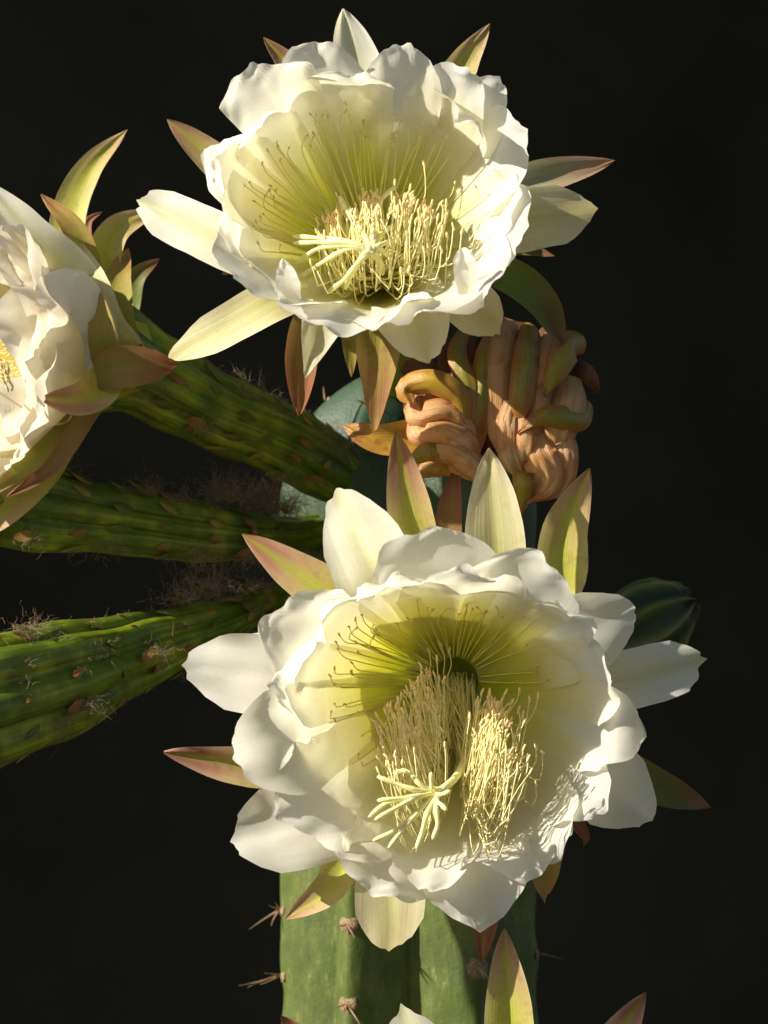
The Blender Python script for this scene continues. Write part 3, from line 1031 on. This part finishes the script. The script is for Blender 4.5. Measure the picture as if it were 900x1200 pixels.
    for (x, y, xb, yb, d) in ((620, 822, 596, 920, 150), (608, 812, 590, 835, 120), (630, 818, 612, 850, 130), (606, 893, 585, 915, 170), (628, 878, 622, 900, 175), (636, 884, 628, 915, 175),
                              (616, 922, 605, 940, 170), (628, 920, 622, 945, 170), (578, 918, 574, 955, 170), (586, 930, 582, 962, 170), (560, 940, 556, 958, 165), (610, 885, 600, 912, 168),
                              (517, 757, 520, 790, 60), (527, 764, 524, 795, 60), (503, 765, 500, 795, 60)):
        A, Bn = P(x, y, d + 15), P(xb, yb, d)
        stamen(t, [T + Vector((20, 0, -20)), Bn.lerp(T, 0.4) + Vector((0, 0, -12)), Bn, A.lerp(Bn, .4) + Vector((3, 0, -3)), A], n=14)
    g = mf.build('filament_cluster', M['filament'], t, kind='stuff')
    ma.build('anther_cluster', M['anther'], t, kind='stuff')
    k = 0
    for ph in list(range(40, 140, 5)) + [144, 146, 151, 156, 160, 164, 168, 173, 178, 183, 188, 193, 149, 153, 158, 162, 166, 171, 175, 180, 185, 190, 196, 201, 207] + [33, 25, 12, -3]:
        k += 1
        wall_stamen(t, b, ph + rr.uniform(-4, 4), rr.uniform(0.46, 0.70) if ph > 140 else rr.uniform(0.36, 0.64), seed=k)
    for ph in (218, 226, 232):
        wall_stamen(t, b, ph, rr.uniform(0.55, 0.7), seed=ph)
    c = P(514, 928, 225)
    stigma(t, [T + Vector((6, 0, -10)), P(548, 870, 110), P(536, 908, 190)], c,
           [(442, 910, 235), (442, 938, 245), (432, 958, 235), (439, 961, 250), (437, 985, 240), (455, 994, 240), (488, 995, 250), (507, 984, 255), (461, 906, 220), (528, 927, 262), (524, 950, 258), (505, 905, 245)], arch=10)
    return t


# ------------------------------------------------------------------ the cup-shaped upper flower
def top_flower():
    P = lambda x, y, d=0.0: P_(x, y, d + 80)
    T = P(440, 312, 0)
    t = thing('cactus_flower', 'cup-shaped white cactus flower turned up to the light, above the wilted blossom', 'flower', T + Vector((0, 150, -30)), 'open flowers of the cactus')
    rim = [P(*q) for q in ((430, 105, 80), (510, 115, 90), (560, 150, 110), (590, 210, 140), (585, 270, 180), (545, 325, 220), (480, 352, 245), (400, 355, 245),
                           (325, 332, 225), (280, 285, 190), (268, 215, 150), (300, 150, 115), (355, 112, 90))]
    b = Bowl(T, rim, r0=27, f=1.35, dp=1.3)
    ribbed_tube(t, 'floral_tube', [Vector((CX - 10, -COL_D - 40, TOPZ - 30)), T + Vector((4, 190, -70)), T + Vector((0, 24, -8)), T], [24, 30, 40, 43], M['throat'], 10, 0.05, 24, 48)
    throat(t, T, Vector((0, 1, -0.3)), 29)
    ip = lambda tip, W, off=0.0, **k: inner_petal(t, b, (tip[0], tip[1], tip[2] + 80 + (62 if tip[1] < 200 else 35)), W * 0.98, off, **k)
    ip((368, 46, 60), 105, 0.05, ruf=0.05)
    ip((300, 78, 75), 100, 0.04, ruf=0.05, tipk=0.12)
    ip((408, 80, 88), 100, 0.0, ruf=0.06, lift=4)
    ip((478, 46, 62), 100, 0.04, ruf=0.07, curl=(0.8, 0.5))
    ip((548, 78, 75), 105, 0.02, ruf=0.06)
    ip((585, 92, 60), 90, 0.07, ruf=0.05)
    ip((610, 158, 95), 110, 0.05, ruf=0.06, curl=(0.7, 0.7))
    ip((545, 132, 128), 90, -0.04, ruf=0.09, lift=10, curl=(0.9, 0.6))
    ip((604, 232, 135), 100, 0.02, ruf=0.07, curl=(0.6, 0.6))
    ip((609, 282, 165), 105, 0.05, ruf=0.05)
    ip((570, 335, 205), 105, 0.0, ruf=0.06)
    ip((505, 366, 238), 108, 0.02, ruf=0.07)
    ip((452, 372, 246), 100, -0.01, ruf=0.07)
    ip((395, 374, 246), 100, 0.02, ruf=0.06)
    ip((338, 350, 236), 100, -0.01, ruf=0.06)
    ip((278, 325, 205), 105, 0.05, ruf=0.05)
    ip((256, 255, 165), 105, 0.02, ruf=0.05)
    ip((246, 175, 110), 100, 0.05, ruf=0.05)
    ip((300, 140, 130), 90, -0.03, ruf=0.06, curl=(0.3, 0.7))
    ip((258, 205, 145), 84, -0.02, ruf=0.06, lift=6)
    # little lips that stand up from the front rim
    tepal(t, 'petal', [P(342, 352, 236), P(338, 335, 244), P(331, 303, 246)], 26, 'lip', shape='sepal', base=0.8, peak=0.4, cup=0.1, ruf=0.05)
    tepal(t, 'petal', [P(548, 345, 226), P(546, 320, 232), P(542, 290, 236)], 26, 'lip', shape='petal', base=0.8, peak=0.4, cup=0.1, ruf=0.05)
    ot = lambda frm, tip, W, mat, **k: outer_tepal(t, T, frm, tip, W, mat, **k)
    wp = dict(name='petal', shape='petal', base=0.55, peak=0.55, tipk=0.2, tipp=2.8, mucro=0.02, cup=0.06)
    ot((425, 110, 20), (402, 10, 20), 64, 'pale', cup=0.2, peak=0.7, name='petal')
    ot((350, 95, -10), (309, 44, -10), 40, 'blush')
    ot((535, 90, -10), (574, 28, -10), 52, 'blush', peak=0.4, cup=0.2)
    ot((268, 200, 10), (196, 140, 10), 46, 'blush', cup=0.2)
    ot((290, 295, 110), (164, 236, 60), 62, 'pale', **{**wp, 'mucro': 0.02, 'tipk': 0.14, 'tipp': 3.0, 'peak': 0.4})
    ot((330, 348, 150), (200, 418, 130), 52, 'cream', mid=(262, 385, 150), **{**wp, 'name': 'sepal', 'tipk': 0.2, 'tipp': 2.4, 'peak': 0.4, 'roll': -18})
    ot((385, 362, 190), (358, 440, 190), 74, 'pale', **{**wp, 'tipk': 0.45, 'tipp': 1.3})
    ot((360, 375, 60), (350, 488, 40), 40, 'brown', cup=0.2)
    ot((444, 370, 150), (439, 506, 150), 50, 'olive', **{**wp, 'name': 'sepal', 'tipk': 0.36, 'tipp': 1.5, 'peak': 0.3, 'base': 0.8, 'cup': 0.16, 'mucro': 0.0})
    ot((480, 358, 200), (502, 422, 210), 90, 'pale', **{**wp, 'tipk': 0.24})
    ot((530, 340, 180), (582, 388, 180), 62, 'cream', **{**wp, 'tipk': 0.12})
    ot((570, 320, 90), (660, 406, 40), 50, 'green', mid=(626, 352, 80), cup=0.3, roll=25)
    ot((600, 218, 30), (720, 188, 10), 42, 'grey', cup=0.2)
    ot((600, 262, 80), (697, 245, 60), 72, 'cream', **{**wp, 'tipk': 0.22, 'tipp': 2.0})
    ot((600, 290, 0), (650, 300, 0), 22, 'green')
    ot((410, 365, 60), (412, 442, 50), 20, 'olive')
    ot((285, 310, 60), (260, 322, 50), 26, 'brown')
    mf, ma = MB(), MB()
    rr = random.Random(5)
    for k in range(170):
        x = rr.uniform(372, 524)
        if 446 < x < 456 and rr.random() < 0.7:
            continue
        row = rr.random()
        f = (x - 372) / 150
        y = 262 - 30 * math.sin(math.pi * min(1, f * 0.95)) - 6 * f + row * 26
        d = 60 + row * 90 + 20 * math.sin(math.pi * f)
        hang = rr.uniform(30, 82)
        y += rr.gauss(0, 7)
        A = P(x, y, d + 14)
        xb = x - (x - 445) * 0.2 + rr.gauss(0, 7)
        Bn = P(xb, y + hang, d + 4)
        Q = P(lerp(xb, 442, 0.3), y + hang + 10, d - 30)
        base = T + Vector((rr.uniform(-25, 25), 5, rr.uniform(-24, 5)))
        pts = [base, Q, Bn, A.lerp(Bn, 0.4) + Vector((rr.gauss(0, 2), 0, 0)), A]
        if k % 6 == 0:
            stamen(t, pts, n=18)
        else:
            add_stamen(pts, mbf=mf, mba=ma)
    for (x, y, xb, yb, d) in ((523, 240, 512, 290, 150), (519, 245, 508, 288, 140), (531, 268, 520, 312, 160), (517, 295, 508, 328, 175), (541, 274, 530, 310, 160), (497, 295, 494, 325, 170),
                              (365, 310, 372, 335, 180), (372, 318, 384, 344, 190), (440, 320, 455, 338, 180), (470, 320, 468, 340, 180), (480, 318, 482, 336, 175), (497, 195, 496, 235, 60), (396, 232, 402, 262, 60)):
        A, Bn = P(x, y, d + 12), P(xb, yb, d)
        stamen(t, [T + Vector((10, 0, -10)), Bn.lerp(T, .4), Bn, A.lerp(Bn, .4) + Vector((2, 0, -3)), A], n=14)
    mf.build('filament_cluster', M['filament'], t, kind='stuff')
    ma.build('anther_cluster', M['anther'], t, kind='stuff')
    k = 200
    for ph in (61, 68, 75, 81, 87, 93, 99, 106, 112, 117, 122, 127, 131, 135, 139, 143, 147, 151, 155, 159, 163, 169, 58, 64, 72, 78, 84, 90, 96, 103, 109, 114, 119, 124, 129, 133, 137, 141, 145, 149, 153, 157, 161, 166, 171, 176, 40, 32, 24, 15):
        k += 1
        wall_stamen(t, b, ph + rr.uniform(-3, 3), rr.uniform(0.52, 0.76) if ph > 100 else rr.uniform(0.45, 0.8), seed=k)
    c = P(436, 292, 185)
    stigma(t, [T + Vector((2, 0, 0)), P(447, 318, 90), P(445, 308, 150)], c,
           [(343, 277, 215), (344, 285, 225), (347, 309, 220), (351, 325, 215), (385, 341, 225), (404, 339, 230), (398, 230, 180), (463, 219, 175), (467, 281, 225), (460, 265, 200), (455, 300, 230), (425, 300, 235)], arch=8)
    return t


# ------------------------------------------------------------------ tubes of the sideways flowers
def scale_leaf(th, p, d, out, ln=34, W=18, mat='olive'):
    tepal(th, 'scale_leaf', [p - out * 4, p + d * ln * 0.5 + out * 3, p + d * ln + out * 8], W, mat, nh=out, shape='sepal', base=0.7, peak=0.4, cup=-0.15, nu=8, nv=10, ruf=0.02)


def tube_trim(th, spots, along):
    """scales and hair at (px, py, d, hairs, hair length, outward direction)"""
    for i, (px, py, d, nh_, ln, out) in enumerate(spots):
        o = Vector(out).normalized()
        p = P(px, py, d)
        scale_leaf(th, p, (along + Vector((0, 0, 0.0))).normalized(), o, 26, 15, 'brown' if i % 2 else 'green')
        hair_tuft(th, p, o, int(nh_ * 3.2), ln * 1.1, 13, 0.26, 50 + i, 0.5)
        hair_tuft(th, p - o * 2, o, int(nh_ * 2.5), ln * 0.4, 7, 0.32, 90 + i)


def auto_scales(th, pts, rads, seed, step=4, n=44):
    rr = random.Random(seed)
    c = spline(pts, n)
    m = len(rads) - 1
    for i in range(5, n - 2, step):
        f = i / n * m
        k = min(m - 1, int(f))
        r = lerp(rads[k], rads[k + 1], f - k)
        t = (c[i + 1] - c[i - 1]).normalized()
        up = (Vector((0, 0, 1)) - t * t.z).normalized()
        w = up.cross(t)
        if w.dot(FWD) < 0:
            w = -w
        for a in (-70, -35, 0, 35, 75, 110):
            b = math.radians(a + (17 if (i // step) % 2 else 0) + rr.uniform(-6, 6))
            d = w * math.cos(b) + up * math.sin(b)
            p = c[i] + t * rr.uniform(-5, 5) + d * r * 0.93
            ln = rr.uniform(16, 26)
            tepal(th, 'scale_leaf', [p - t * 10 - d * 3, p + t * ln * 0.3 + d * 4, p + t * ln + d * (5 + rr.uniform(0, 5))], rr.uniform(11, 16), rr.choice(('green', 'green', 'brown', 'olive')), nh=d, shape='sepal', base=0.8, peak=0.35, cup=-0.25, nu=6, nv=8, ruf=0.03)
            hair_tuft(th, p, d + t * 0.3, rr.randint(8, 18), rr.uniform(10, 18), 4, 0.26, seed + i * 7 + a, 0.5)


def left_flower():
    base = P(128, 418, -130)
    root = P(418, 566, -330)
    t = thing('cactus_flower', 'white cactus flower turned sideways, with long curling pink-tipped sepals on a hairy tube', 'flower', root, 'open flowers of the cactus')
    ribbed_tube(t, 'floral_tube', [col_p(math.radians(-45), root.z - 14, -40), P(392, 553, -290), P(330, 515, -225), P(240, 475, -175), P(160, 432, -145), P(105, 412, -120)], [30, 44, 46, 48, 56, 74], M['tube'], 9, 0.2, 50, 72, 0.08, 4)
    A = Vector((-0.84, -0.53, -0.02)).normalized()
    u = Vector((0, 0, 1))
    u = (u - A * u.dot(A)).normalized()
    w = A.cross(u)
    rr = random.Random(77)

    def pt(al, r, h):
        return base + A * h + (u * math.cos(al) + w * math.sin(al)) * r
    # yellowish green cup under the petals
    prof = [(56, -30), (66, 10), (72, 45), (80, 80)]
    mb = MB()
    rows = [[pt(2 * math.pi * k / 40, r, h) for k in range(40)] for r, h in prof]
    mb.grid(rows, True)
    e0 = mb.grid([[pt(2 * math.pi * k / 40, 56, -30) for k in range(40)], [pt(2 * math.pi * k / 40, 1, -30) for k in range(40)]], True)
    mb.build('receptacle', M['throat'], t)
    for whorl, (n, r1, h1, r2, h2, Wd, ph) in enumerate(((9, 132, 120, 168, 165, 132, 0.1), (9, 124, 128, 154, 190, 124, 0.45), (8, 112, 132, 130, 205, 116, 0.2))):
        for k in range(n):
            al = ph + 2 * math.pi * k / n + rr.gauss(0, 0.05)
            ctrl = [pt(al, 48 - whorl * 6, 15), pt(al, 90 - whorl * 8, 65), pt(al, r1, h1), pt(al, r2 + rr.gauss(0, 10), h2 + rr.gauss(0, 10))]
            radial = (u * math.cos(al) + w * math.sin(al))
            tepal(t, 'petal', ctrl, Wd, 'creamwhite', side=radial.cross(A), base=0.5, peak=0.6, cup=0.12, ruf=0.05, freq=1.6, tipk=0.2, tipp=2.6, nu=20, nv=34, mucro=0.02, rufs=0.4, bulge=0.04)
    # petal folded back over the side
    tepal(t, 'petal', [P(40, 430, 20), P(52, 370, 48), P(85, 345, 40), P(112, 400, 8), P(92, 442, 8)], 62, 'lip', nh=Vector((0.35, -1, 0.1)), base=0.6, peak=0.5, cup=-0.1, ruf=0.05)
    ot = lambda pts, W, mat, **k: tepal(t, 'sepal', [P(q[0], q[1], q[2] - 35) for q in pts], W, mat, **{**dict(shape='sepal', base=0.6, peak=0.55, cup=0.14, ruf=0.02, nu=14, nv=30), **k})
    ot([(130, 400, -70), (92, 330, -50), (80, 262, -60), (104, 200, -70), (149, 152, -80)], 46, 'blush', roll=10)
    ot([(140, 420, -60), (112, 345, -20), (88, 272, -10), (48, 228, -20)], 36, 'olive', roll=-10)
    ot([(150, 400, -80), (122, 325, -70), (134, 272, -72), (184, 246, -80)], 44, 'blush')
    ot([(140, 420, -110), (150, 360, -120), (160, 325, -120), (187, 303, -125)], 30, 'green')
    ot([(135, 430, -50), (128, 370, -30), (104, 320, -25)], 30, 'brown')
    ot([(112, 438, 60), (145, 430, 70), (208, 428, 40)], 50, 'brown', peak=0.35, base=0.8)
    ot([(140, 430, 0), (100, 466, 95), (46, 468, 130)], 50, 'blush', cup=0.2, peak=0.55)
    ot([(180, 440, -120), (130, 390, 10), (112, 340, 20), (95, 285, -10)], 50, 'cream', base=0.4)
    ot([(180, 450, -120), (130, 420, 35), (118, 370, 55), (104, 322, 30)], 44, 'olive', base=0.8, roll=20)
    ot([(165, 440, -60), (140, 380, -30), (138, 330, -50), (150, 290, -80)], 40, 'olive', base=0.8)
    ot([(140, 410, -20), (90, 330, 20), (40, 280, 40), (-20, 212, 30)], 58, 'pale', roll=-25, base=0.8)
    ot([(125, 455, 0), (92, 500, 70), (58, 548, 80), (8, 582, 80)], 24, 'brown', roll=20)
    ot([(115, 455, 0), (78, 500, 65), (30, 545, 75), (-30, 590, 75)], 26, 'olive', roll=20)
    ot([(140, 395, -110), (105, 300, -140), (102, 262, -150), (120, 248, -150)], 22, 'brown')
    ot([(110, 470, -60), (40, 560, -40), (-40, 640, -60)], 50, 'blush')
    # stamens inside the cup
    mf, ma = MB(), MB()
    for k in range(150):
        al, q = rr.uniform(0, 6.283), rr.random() ** 0.5
        pts = [pt(al, 20 * q, 20), pt(al, 40 * q, 90), pt(al, 62 * q, 150 + rr.uniform(-20, 15))]
        if k % 6 == 0:
            stamen(t, pts)
        else:
            add_stamen(pts, mbf=mf, mba=ma)
    for (x, y) in ((2, 428), (6, 434), (9, 441), (12, 447), (14, 453), (5, 446), (8, 453), (3, 440), (10, 432)):
        stamen(t, [P(-60, 440, 30), P(-25, 432, 115), P(x - 4, y - 8, 130), P(x, y, 125)])
    mf.build('filament_cluster', M['filament'], t, kind='stuff')
    ma.build('anther_cluster', M['anther'], t, kind='stuff')
    stigma(t, [pt(0, 0, 20), pt(0, 0, 120)], pt(0, 0, 175), [], 4)
    al = (base - root).normalized()
    auto_scales(t, [P(392, 553, -290), P(330, 515, -225), P(240, 475, -175), P(160, 432, -145)], [44, 46, 48, 56], 17, 5, 36)
    tube_trim(t, [(268, 452, -170, 22, 30, (0.2, -0.3, 1)), (300, 468, -180, 26, 34, (0.3, -0.3, 1)), (330, 492, -190, 26, 34, (0.3, -0.4, 1)), (365, 515, -230, 30, 36, (0.3, -0.5, 0.8)), (395, 530, -255, 30, 36, (0.6, -0.6, 0.5)),
                  (230, 440, -130, 14, 20, (0.2, -0.4, 1)), (330, 560, -200, 16, 26, (0, -0.6, -0.6)), (240, 500, -115, 14, 24, (0, -1, -0.2)), (175, 455, -60, 14, 20, (0.1, -1, 0.1)), (300, 520, -180, 18, 24, (0, -1, 0))], al)
    return t


def side_tube(label, path, rads, spots, seed, head_dir, ridges=8):
    root = P(*path[0])
    t = thing('flower_tube', label, 'flower tube', root, 'flower tubes growing off the column')
    pts = [P(*q) for q in path]
    ribbed_tube(t, 'floral_tube', pts, rads, M['tube'], ridges, 0.24, 60, 80, 0.06, seed)
    al = (pts[-1] - pts[0]).normalized()
    tube_trim(t, spots, al)
    auto_scales(t, pts, rads, seed * 31)
    # the closed head of the flower, past the edge of the picture
    e = pts[-1]
    hd = Vector(head_dir).normalized()
    u = hd.orthogonal().normalized()
    w = hd.cross(u)
    r = rads[-1]
    for k in range(9):
        a = 2 * math.pi * k / 9
        rd = u * math.cos(a) + w * math.sin(a)
        tepal(t, 'sepal', [e + rd * r * 0.85 - hd * 20, e + rd * r * 1.15 + hd * 80, e + rd * r * 0.7 + hd * 190, e + rd * r * 0.25 + hd * 260], r * 1.0, 'blush' if k % 2 else 'olive', side=rd.cross(hd), shape='sepal', base=0.8, peak=0.4, cup=0.2)
    return t


# ------------------------------------------------------------------ wilted flower
def wilted():
    c = P(575, 470, -20)
    root = Vector((CX + 40, -COL_D - 90, c.z + 6))
    t = thing('wilted_flower', 'wilted salmon and brown cactus flower, its petals twisted shut and sepals curled', 'flower', root)
    ribbed_tube(t, 'floral_tube', [root + Vector((-10, 60, -10)), c + Vector((10, 200, 20)), c + Vector((15, 70, 35)), c + Vector((5, 10, 10)), P(580, 530, -15)], [30, 34, 60, 70, 30], M['wiltdark'], 9, 0.12, 30, 48, 0.1)
    V = Vector
    st = lambda pts, W, mat, name='sepal', **k: tepal(t, name, [P(*q) for q in pts], W * 0.9, mat, **{**dict(shape='strip', base=0.7, cup=-0.22, ruf=0.03, nu=14, nv=30, bulge=0.05, tipk=0.1), **k})
    # dark sepals at the back
    st([(560, 380, -10), (545, 430, 25), (540, 490, 35), (552, 535, 20)], 34, 'wiltdark')
    st([(530, 395, -10), (525, 430, 20), (520, 470, 28)], 30, 'wiltdark')
    st([(590, 372, -10), (570, 420, 30), (560, 480, 42), (562, 530, 35)], 30, 'wiltsepal')
    st([(545, 385, 0), (536, 415, 30), (548, 455, 44), (552, 500, 44)], 26, 'wiltsepal')
    st([(640, 380, -20), (650, 400, 10), (655, 440, 20)], 34, 'wiltdark')
    st([(600, 375, -10), (590, 400, 26), (582, 450, 40), (584, 530, 36)], 34, 'salmon', name='petal', wr=0.015)
    st([(620, 378, 0), (618, 410, 45), (612, 460, 56), (606, 505, 48)], 34, 'wiltsepal', cup=-0.35)
    st([(648, 390, 0), (640, 420, 35), (632, 465, 44), (622, 520, 40)], 32, 'salmon', name='petal', wr=0.015)
    st([(686, 398, 10), (668, 405, 42), (652, 435, 56), (638, 466, 50)], 40, 'wiltsepal', shape='sepal', base=0.8, peak=0.3, cup=-0.3)
    st([(672, 425, 0), (690, 440, 12), (702, 462, 5)], 24, 'wiltdark', shape='sepal', base=0.8, peak=0.3)
    # horizontal curled sepal
    st([(690, 470, 10), (676, 490, 45), (640, 488, 62), (606, 508, 54)], 34, 'wiltsepal', shape='sepal', base=0.8, peak=0.3, cup=-0.35)
    # crumpled salmon petals on the right
    st([(668, 440, 10), (668, 470, 35), (655, 510, 45), (650, 550, 30)], 44, 'salmon', name='petal', bulge=0.12, ruf=0.08, wr=0.024)
    st([(622, 500, 30), (630, 530, 55), (640, 560, 50), (615, 585, 30)], 48, 'salmon', name='petal', bulge=0.12, ruf=0.08, wr=0.024)
    st([(655, 500, 30), (660, 530, 45), (655, 560, 40), (628, 582, 25)], 42, 'salmon', name='petal', bulge=0.12, ruf=0.1, wr=0.024)
    st([(600, 470, 45), (594, 500, 55), (598, 535, 52), (610, 560, 40)], 30, 'salmon', name='petal', bulge=0.1, ruf=0.1, wr=0.03)
    st([(612, 490, 50), (616, 520, 58), (612, 545, 50)], 24, 'salmon', name='petal', bulge=0.1)
    st([(608, 545, 40), (613, 570, 50), (612, 602, 30)], 26, 'wiltsepal', shape='sepal', base=0.8, peak=0.4)
    st([(640, 560, 20), (660, 575, 20), (668, 600, 0)], 30, 'wiltdark', shape='sepal', base=0.8, peak=0.4)
    # twisted petals on the left, swirled over one another
    ribbed_tube(t, 'petal', [P(500, 455, 5), P(496, 480, 18), P(508, 512, 25), P(538, 535, 25), P(572, 556, 14)], [22, 24, 25, 22, 12], M['salmon'], 5, 0.25, 50, 48, 0.15, 5, twist=7.0, cap=True)
    sw = dict(name='petal', cup=-0.42, wr=0.014, ruf=0.06, bulge=0.08, base=0.5, nu=18, nv=36)
    st([(482, 462, 30), (490, 486, 56), (518, 482, 62), (548, 500, 50), (556, 520, 35)], 34, 'salmon', **sw)
    st([(484, 482, 30), (492, 506, 58), (520, 506, 66), (548, 522, 56), (560, 545, 40)], 34, 'salmon', **sw)
    st([(494, 500, 35), (506, 524, 56), (532, 530, 62), (556, 545, 50), (572, 562, 34)], 32, 'salmon', **sw)
    st([(520, 520, 45), (540, 540, 56), (562, 556, 48), (582, 574, 30)], 26, 'salmon', **sw)
    st([(498, 470, 40), (516, 476, 58), (536, 486, 58), (548, 500, 48)], 18, 'salmon', **sw)
    st([(545, 495, 50), (535, 462, 62), (505, 447, 62), (476, 455, 52), (482, 474, 58)], 32, 'wiltgold', cup=-0.4)
    st([(512, 440, 20), (495, 430, 20), (470, 436, 10)], 26, 'wiltdark')
    st([(520, 532, 55), (500, 530, 62), (478, 545, 50)], 26, 'wiltsepal', shape='sepal', base=0.8, peak=0.4)
    st([(530, 545, 30), (510, 545, 40), (488, 558, 30)], 36, 'wiltgold', shape='sepal', base=0.8, peak=0.4)
    # large sepal reaching out to the side
    st([(520, 500, 0), (480, 512, 20), (440, 514, 25), (402, 498, 10)], 46, 'wiltgold', shape='sepal', base=0.8, peak=0.4, cup=0.2)
    st([(565, 545, 40), (572, 560, 45), (590, 572, 35)], 30, 'salmon', name='petal')
    return t


def bud():
    root = Vector((CX + 110, -COL_D + 10, P(600, 780, -400).z))
    t = thing('flower_bud', 'dark green closed flower bud on the shaded side of the column', 'bud', root)
    e = P(742, 738, -430)
    tip = P(806, 706, -425)
    ribbed_tube(t, 'floral_tube', [root, P(690, 758, -425), e, e.lerp(tip, 0.5), tip], [26, 28, 40, 38, 8], M['tube'], 8, 0.08, 30, 40, cap=True)
    ax = (tip - e).normalized()
    u = ax.orthogonal().normalized()
    w = ax.cross(u)
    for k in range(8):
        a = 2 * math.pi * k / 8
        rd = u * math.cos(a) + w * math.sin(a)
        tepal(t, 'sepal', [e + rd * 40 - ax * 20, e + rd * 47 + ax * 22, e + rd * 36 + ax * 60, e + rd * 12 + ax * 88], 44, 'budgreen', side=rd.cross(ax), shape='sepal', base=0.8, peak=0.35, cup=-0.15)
    return t


def low_flower():
    T = P(545, 1340, 20)
    t = thing('cactus_flower', 'half-open cactus flower low on the column, only its pointed sepal tips showing', 'flower', T + Vector((0, 200, 0)), 'open flowers of the cactus')
    ribbed_tube(t, 'floral_tube', [col_p(math.radians(8), T.z, -30), T + Vector((0, 150, 0)), T + Vector((0, 14, 0)), T + Vector((0, 0, 0))], [26, 30, 42, 50], M['throat'], 10, 0.05, 24, 40)
    rim = [T + Vector((150 * math.cos(a), -150, 110 * math.sin(a))) for a in [2 * math.pi * k / 12 for k in range(12)]]
    b = Bowl(T, rim)
    for k in range(12):
        a = 2 * math.pi * k / 12
        w = b.wall(a, 0.95)
        q = T + (w - T) * 1.12
        ctrl = [b.wall(a, s) for s in (0, 0.3, 0.6, 0.95)] + [q]
        tepal(t, 'petal', ctrl, 100, 'white', side=b.side(a), nu=14, nv=24)
    ot = lambda frm, tip, W, mat, **k: outer_tepal(t, T, frm, tip, W, mat, **k)
    ot((595, 1250, 60), (591, 1088, 60), 62, 'blush', cup=0.2, peak=0.5, base=0.8)
    ot((690, 1255, 60), (757, 1163, 60), 54, 'blush', cup=0.2)
    ot((500, 1270, 110), (472, 1184, 120), 96, 'pale', name='petal', shape='petal', tipk=0.3, mucro=0.05)
    ot((400, 1260, 60), (328, 1190, 60), 44, 'brown', cup=0.2)
    for k, a in enumerate((190, 215, 240, 265, 290, 315, 340, 5)):
        rd = Vector((math.cos(math.radians(a)), 0, math.sin(math.radians(a))))
        tepal(t, 'sepal', [T + rd * 50, T + rd * 130 + FWD * 40, T + rd * 250 + FWD * 60], 58, 'blush' if k % 2 else 'cream', shape='sepal', base=0.6, peak=0.5)
    return t


top_flower()
front_flower()
left_flower()
side_tube('green ridged flower tube with hairy scales, growing just under the sideways flower', [(372, 622, -360), (330, 628, -330), (250, 625, -240), (150, 612, -190), (40, 594, -150), (-80, 567, -115), (-170, 545, -95)], [22, 29, 39, 43, 55, 64, 70],
          [(172, 572, -165, 24, 22, (0, -0.5, 1)), (212, 588, -195, 22, 22, (0, -0.6, 0.9)), (300, 588, -260, 60, 46, (0, -0.2, 1)), (260, 578, -230, 50, 46, (0, -0.2, 1)), (335, 596, -290, 60, 42, (0.1, -0.2, 1)),
           (80, 552, -145, 14, 18, (0, -0.6, 0.9)), (130, 640, -130, 16, 22, (0, -1, -0.2)), (40, 630, -85, 16, 22, (0, -1, -0.3)), (240, 650, -180, 26, 30, (0, -1, -0.3)), (300, 650, -240, 26, 30, (0, -1, -0.3))], 2, (-1, -0.15, 0.15))
side_tube('bright green thick ridged flower tube, lowest of those growing off the column', [(372, 690, -370), (322, 702, -330), (250, 735, -230), (160, 765, -120), (60, 800, -10), (-60, 835, 70), (-160, 860, 130)], [19, 23, 38, 52, 72, 84, 90],
          [(105, 765, 5, 22, 20, (0.2, -1, 0.3)), (35, 740, 40, 24, 20, (0.1, -0.8, 0.6)), (20, 805, 80, 24, 22, (0, -1, 0.1)), (100, 825, 40, 30, 24, (0, -1, -0.3)), (60, 850, 50, 30, 24, (0, -1, -0.5)),
           (215, 700, -180, 20, 50, (-0.2, -0.2, 1)), (250, 690, -220, 30, 60, (-0.3, -0.1, 1)), (185, 765, -60, 20, 20, (0, -1, 0)), (290, 715, -270, 26, 26, (0, -1, 0.2)), (300, 690, -290, 24, 20, (0, -0.5, 1)), (40, 735, 30, 10, 24, (0, 0, 1))], 9, (-1, -0.5, -0.25))
wilted()
bud()
low_flower()

for o in bpy.data.objects:
    if '_o' in o:
        del o['_o']
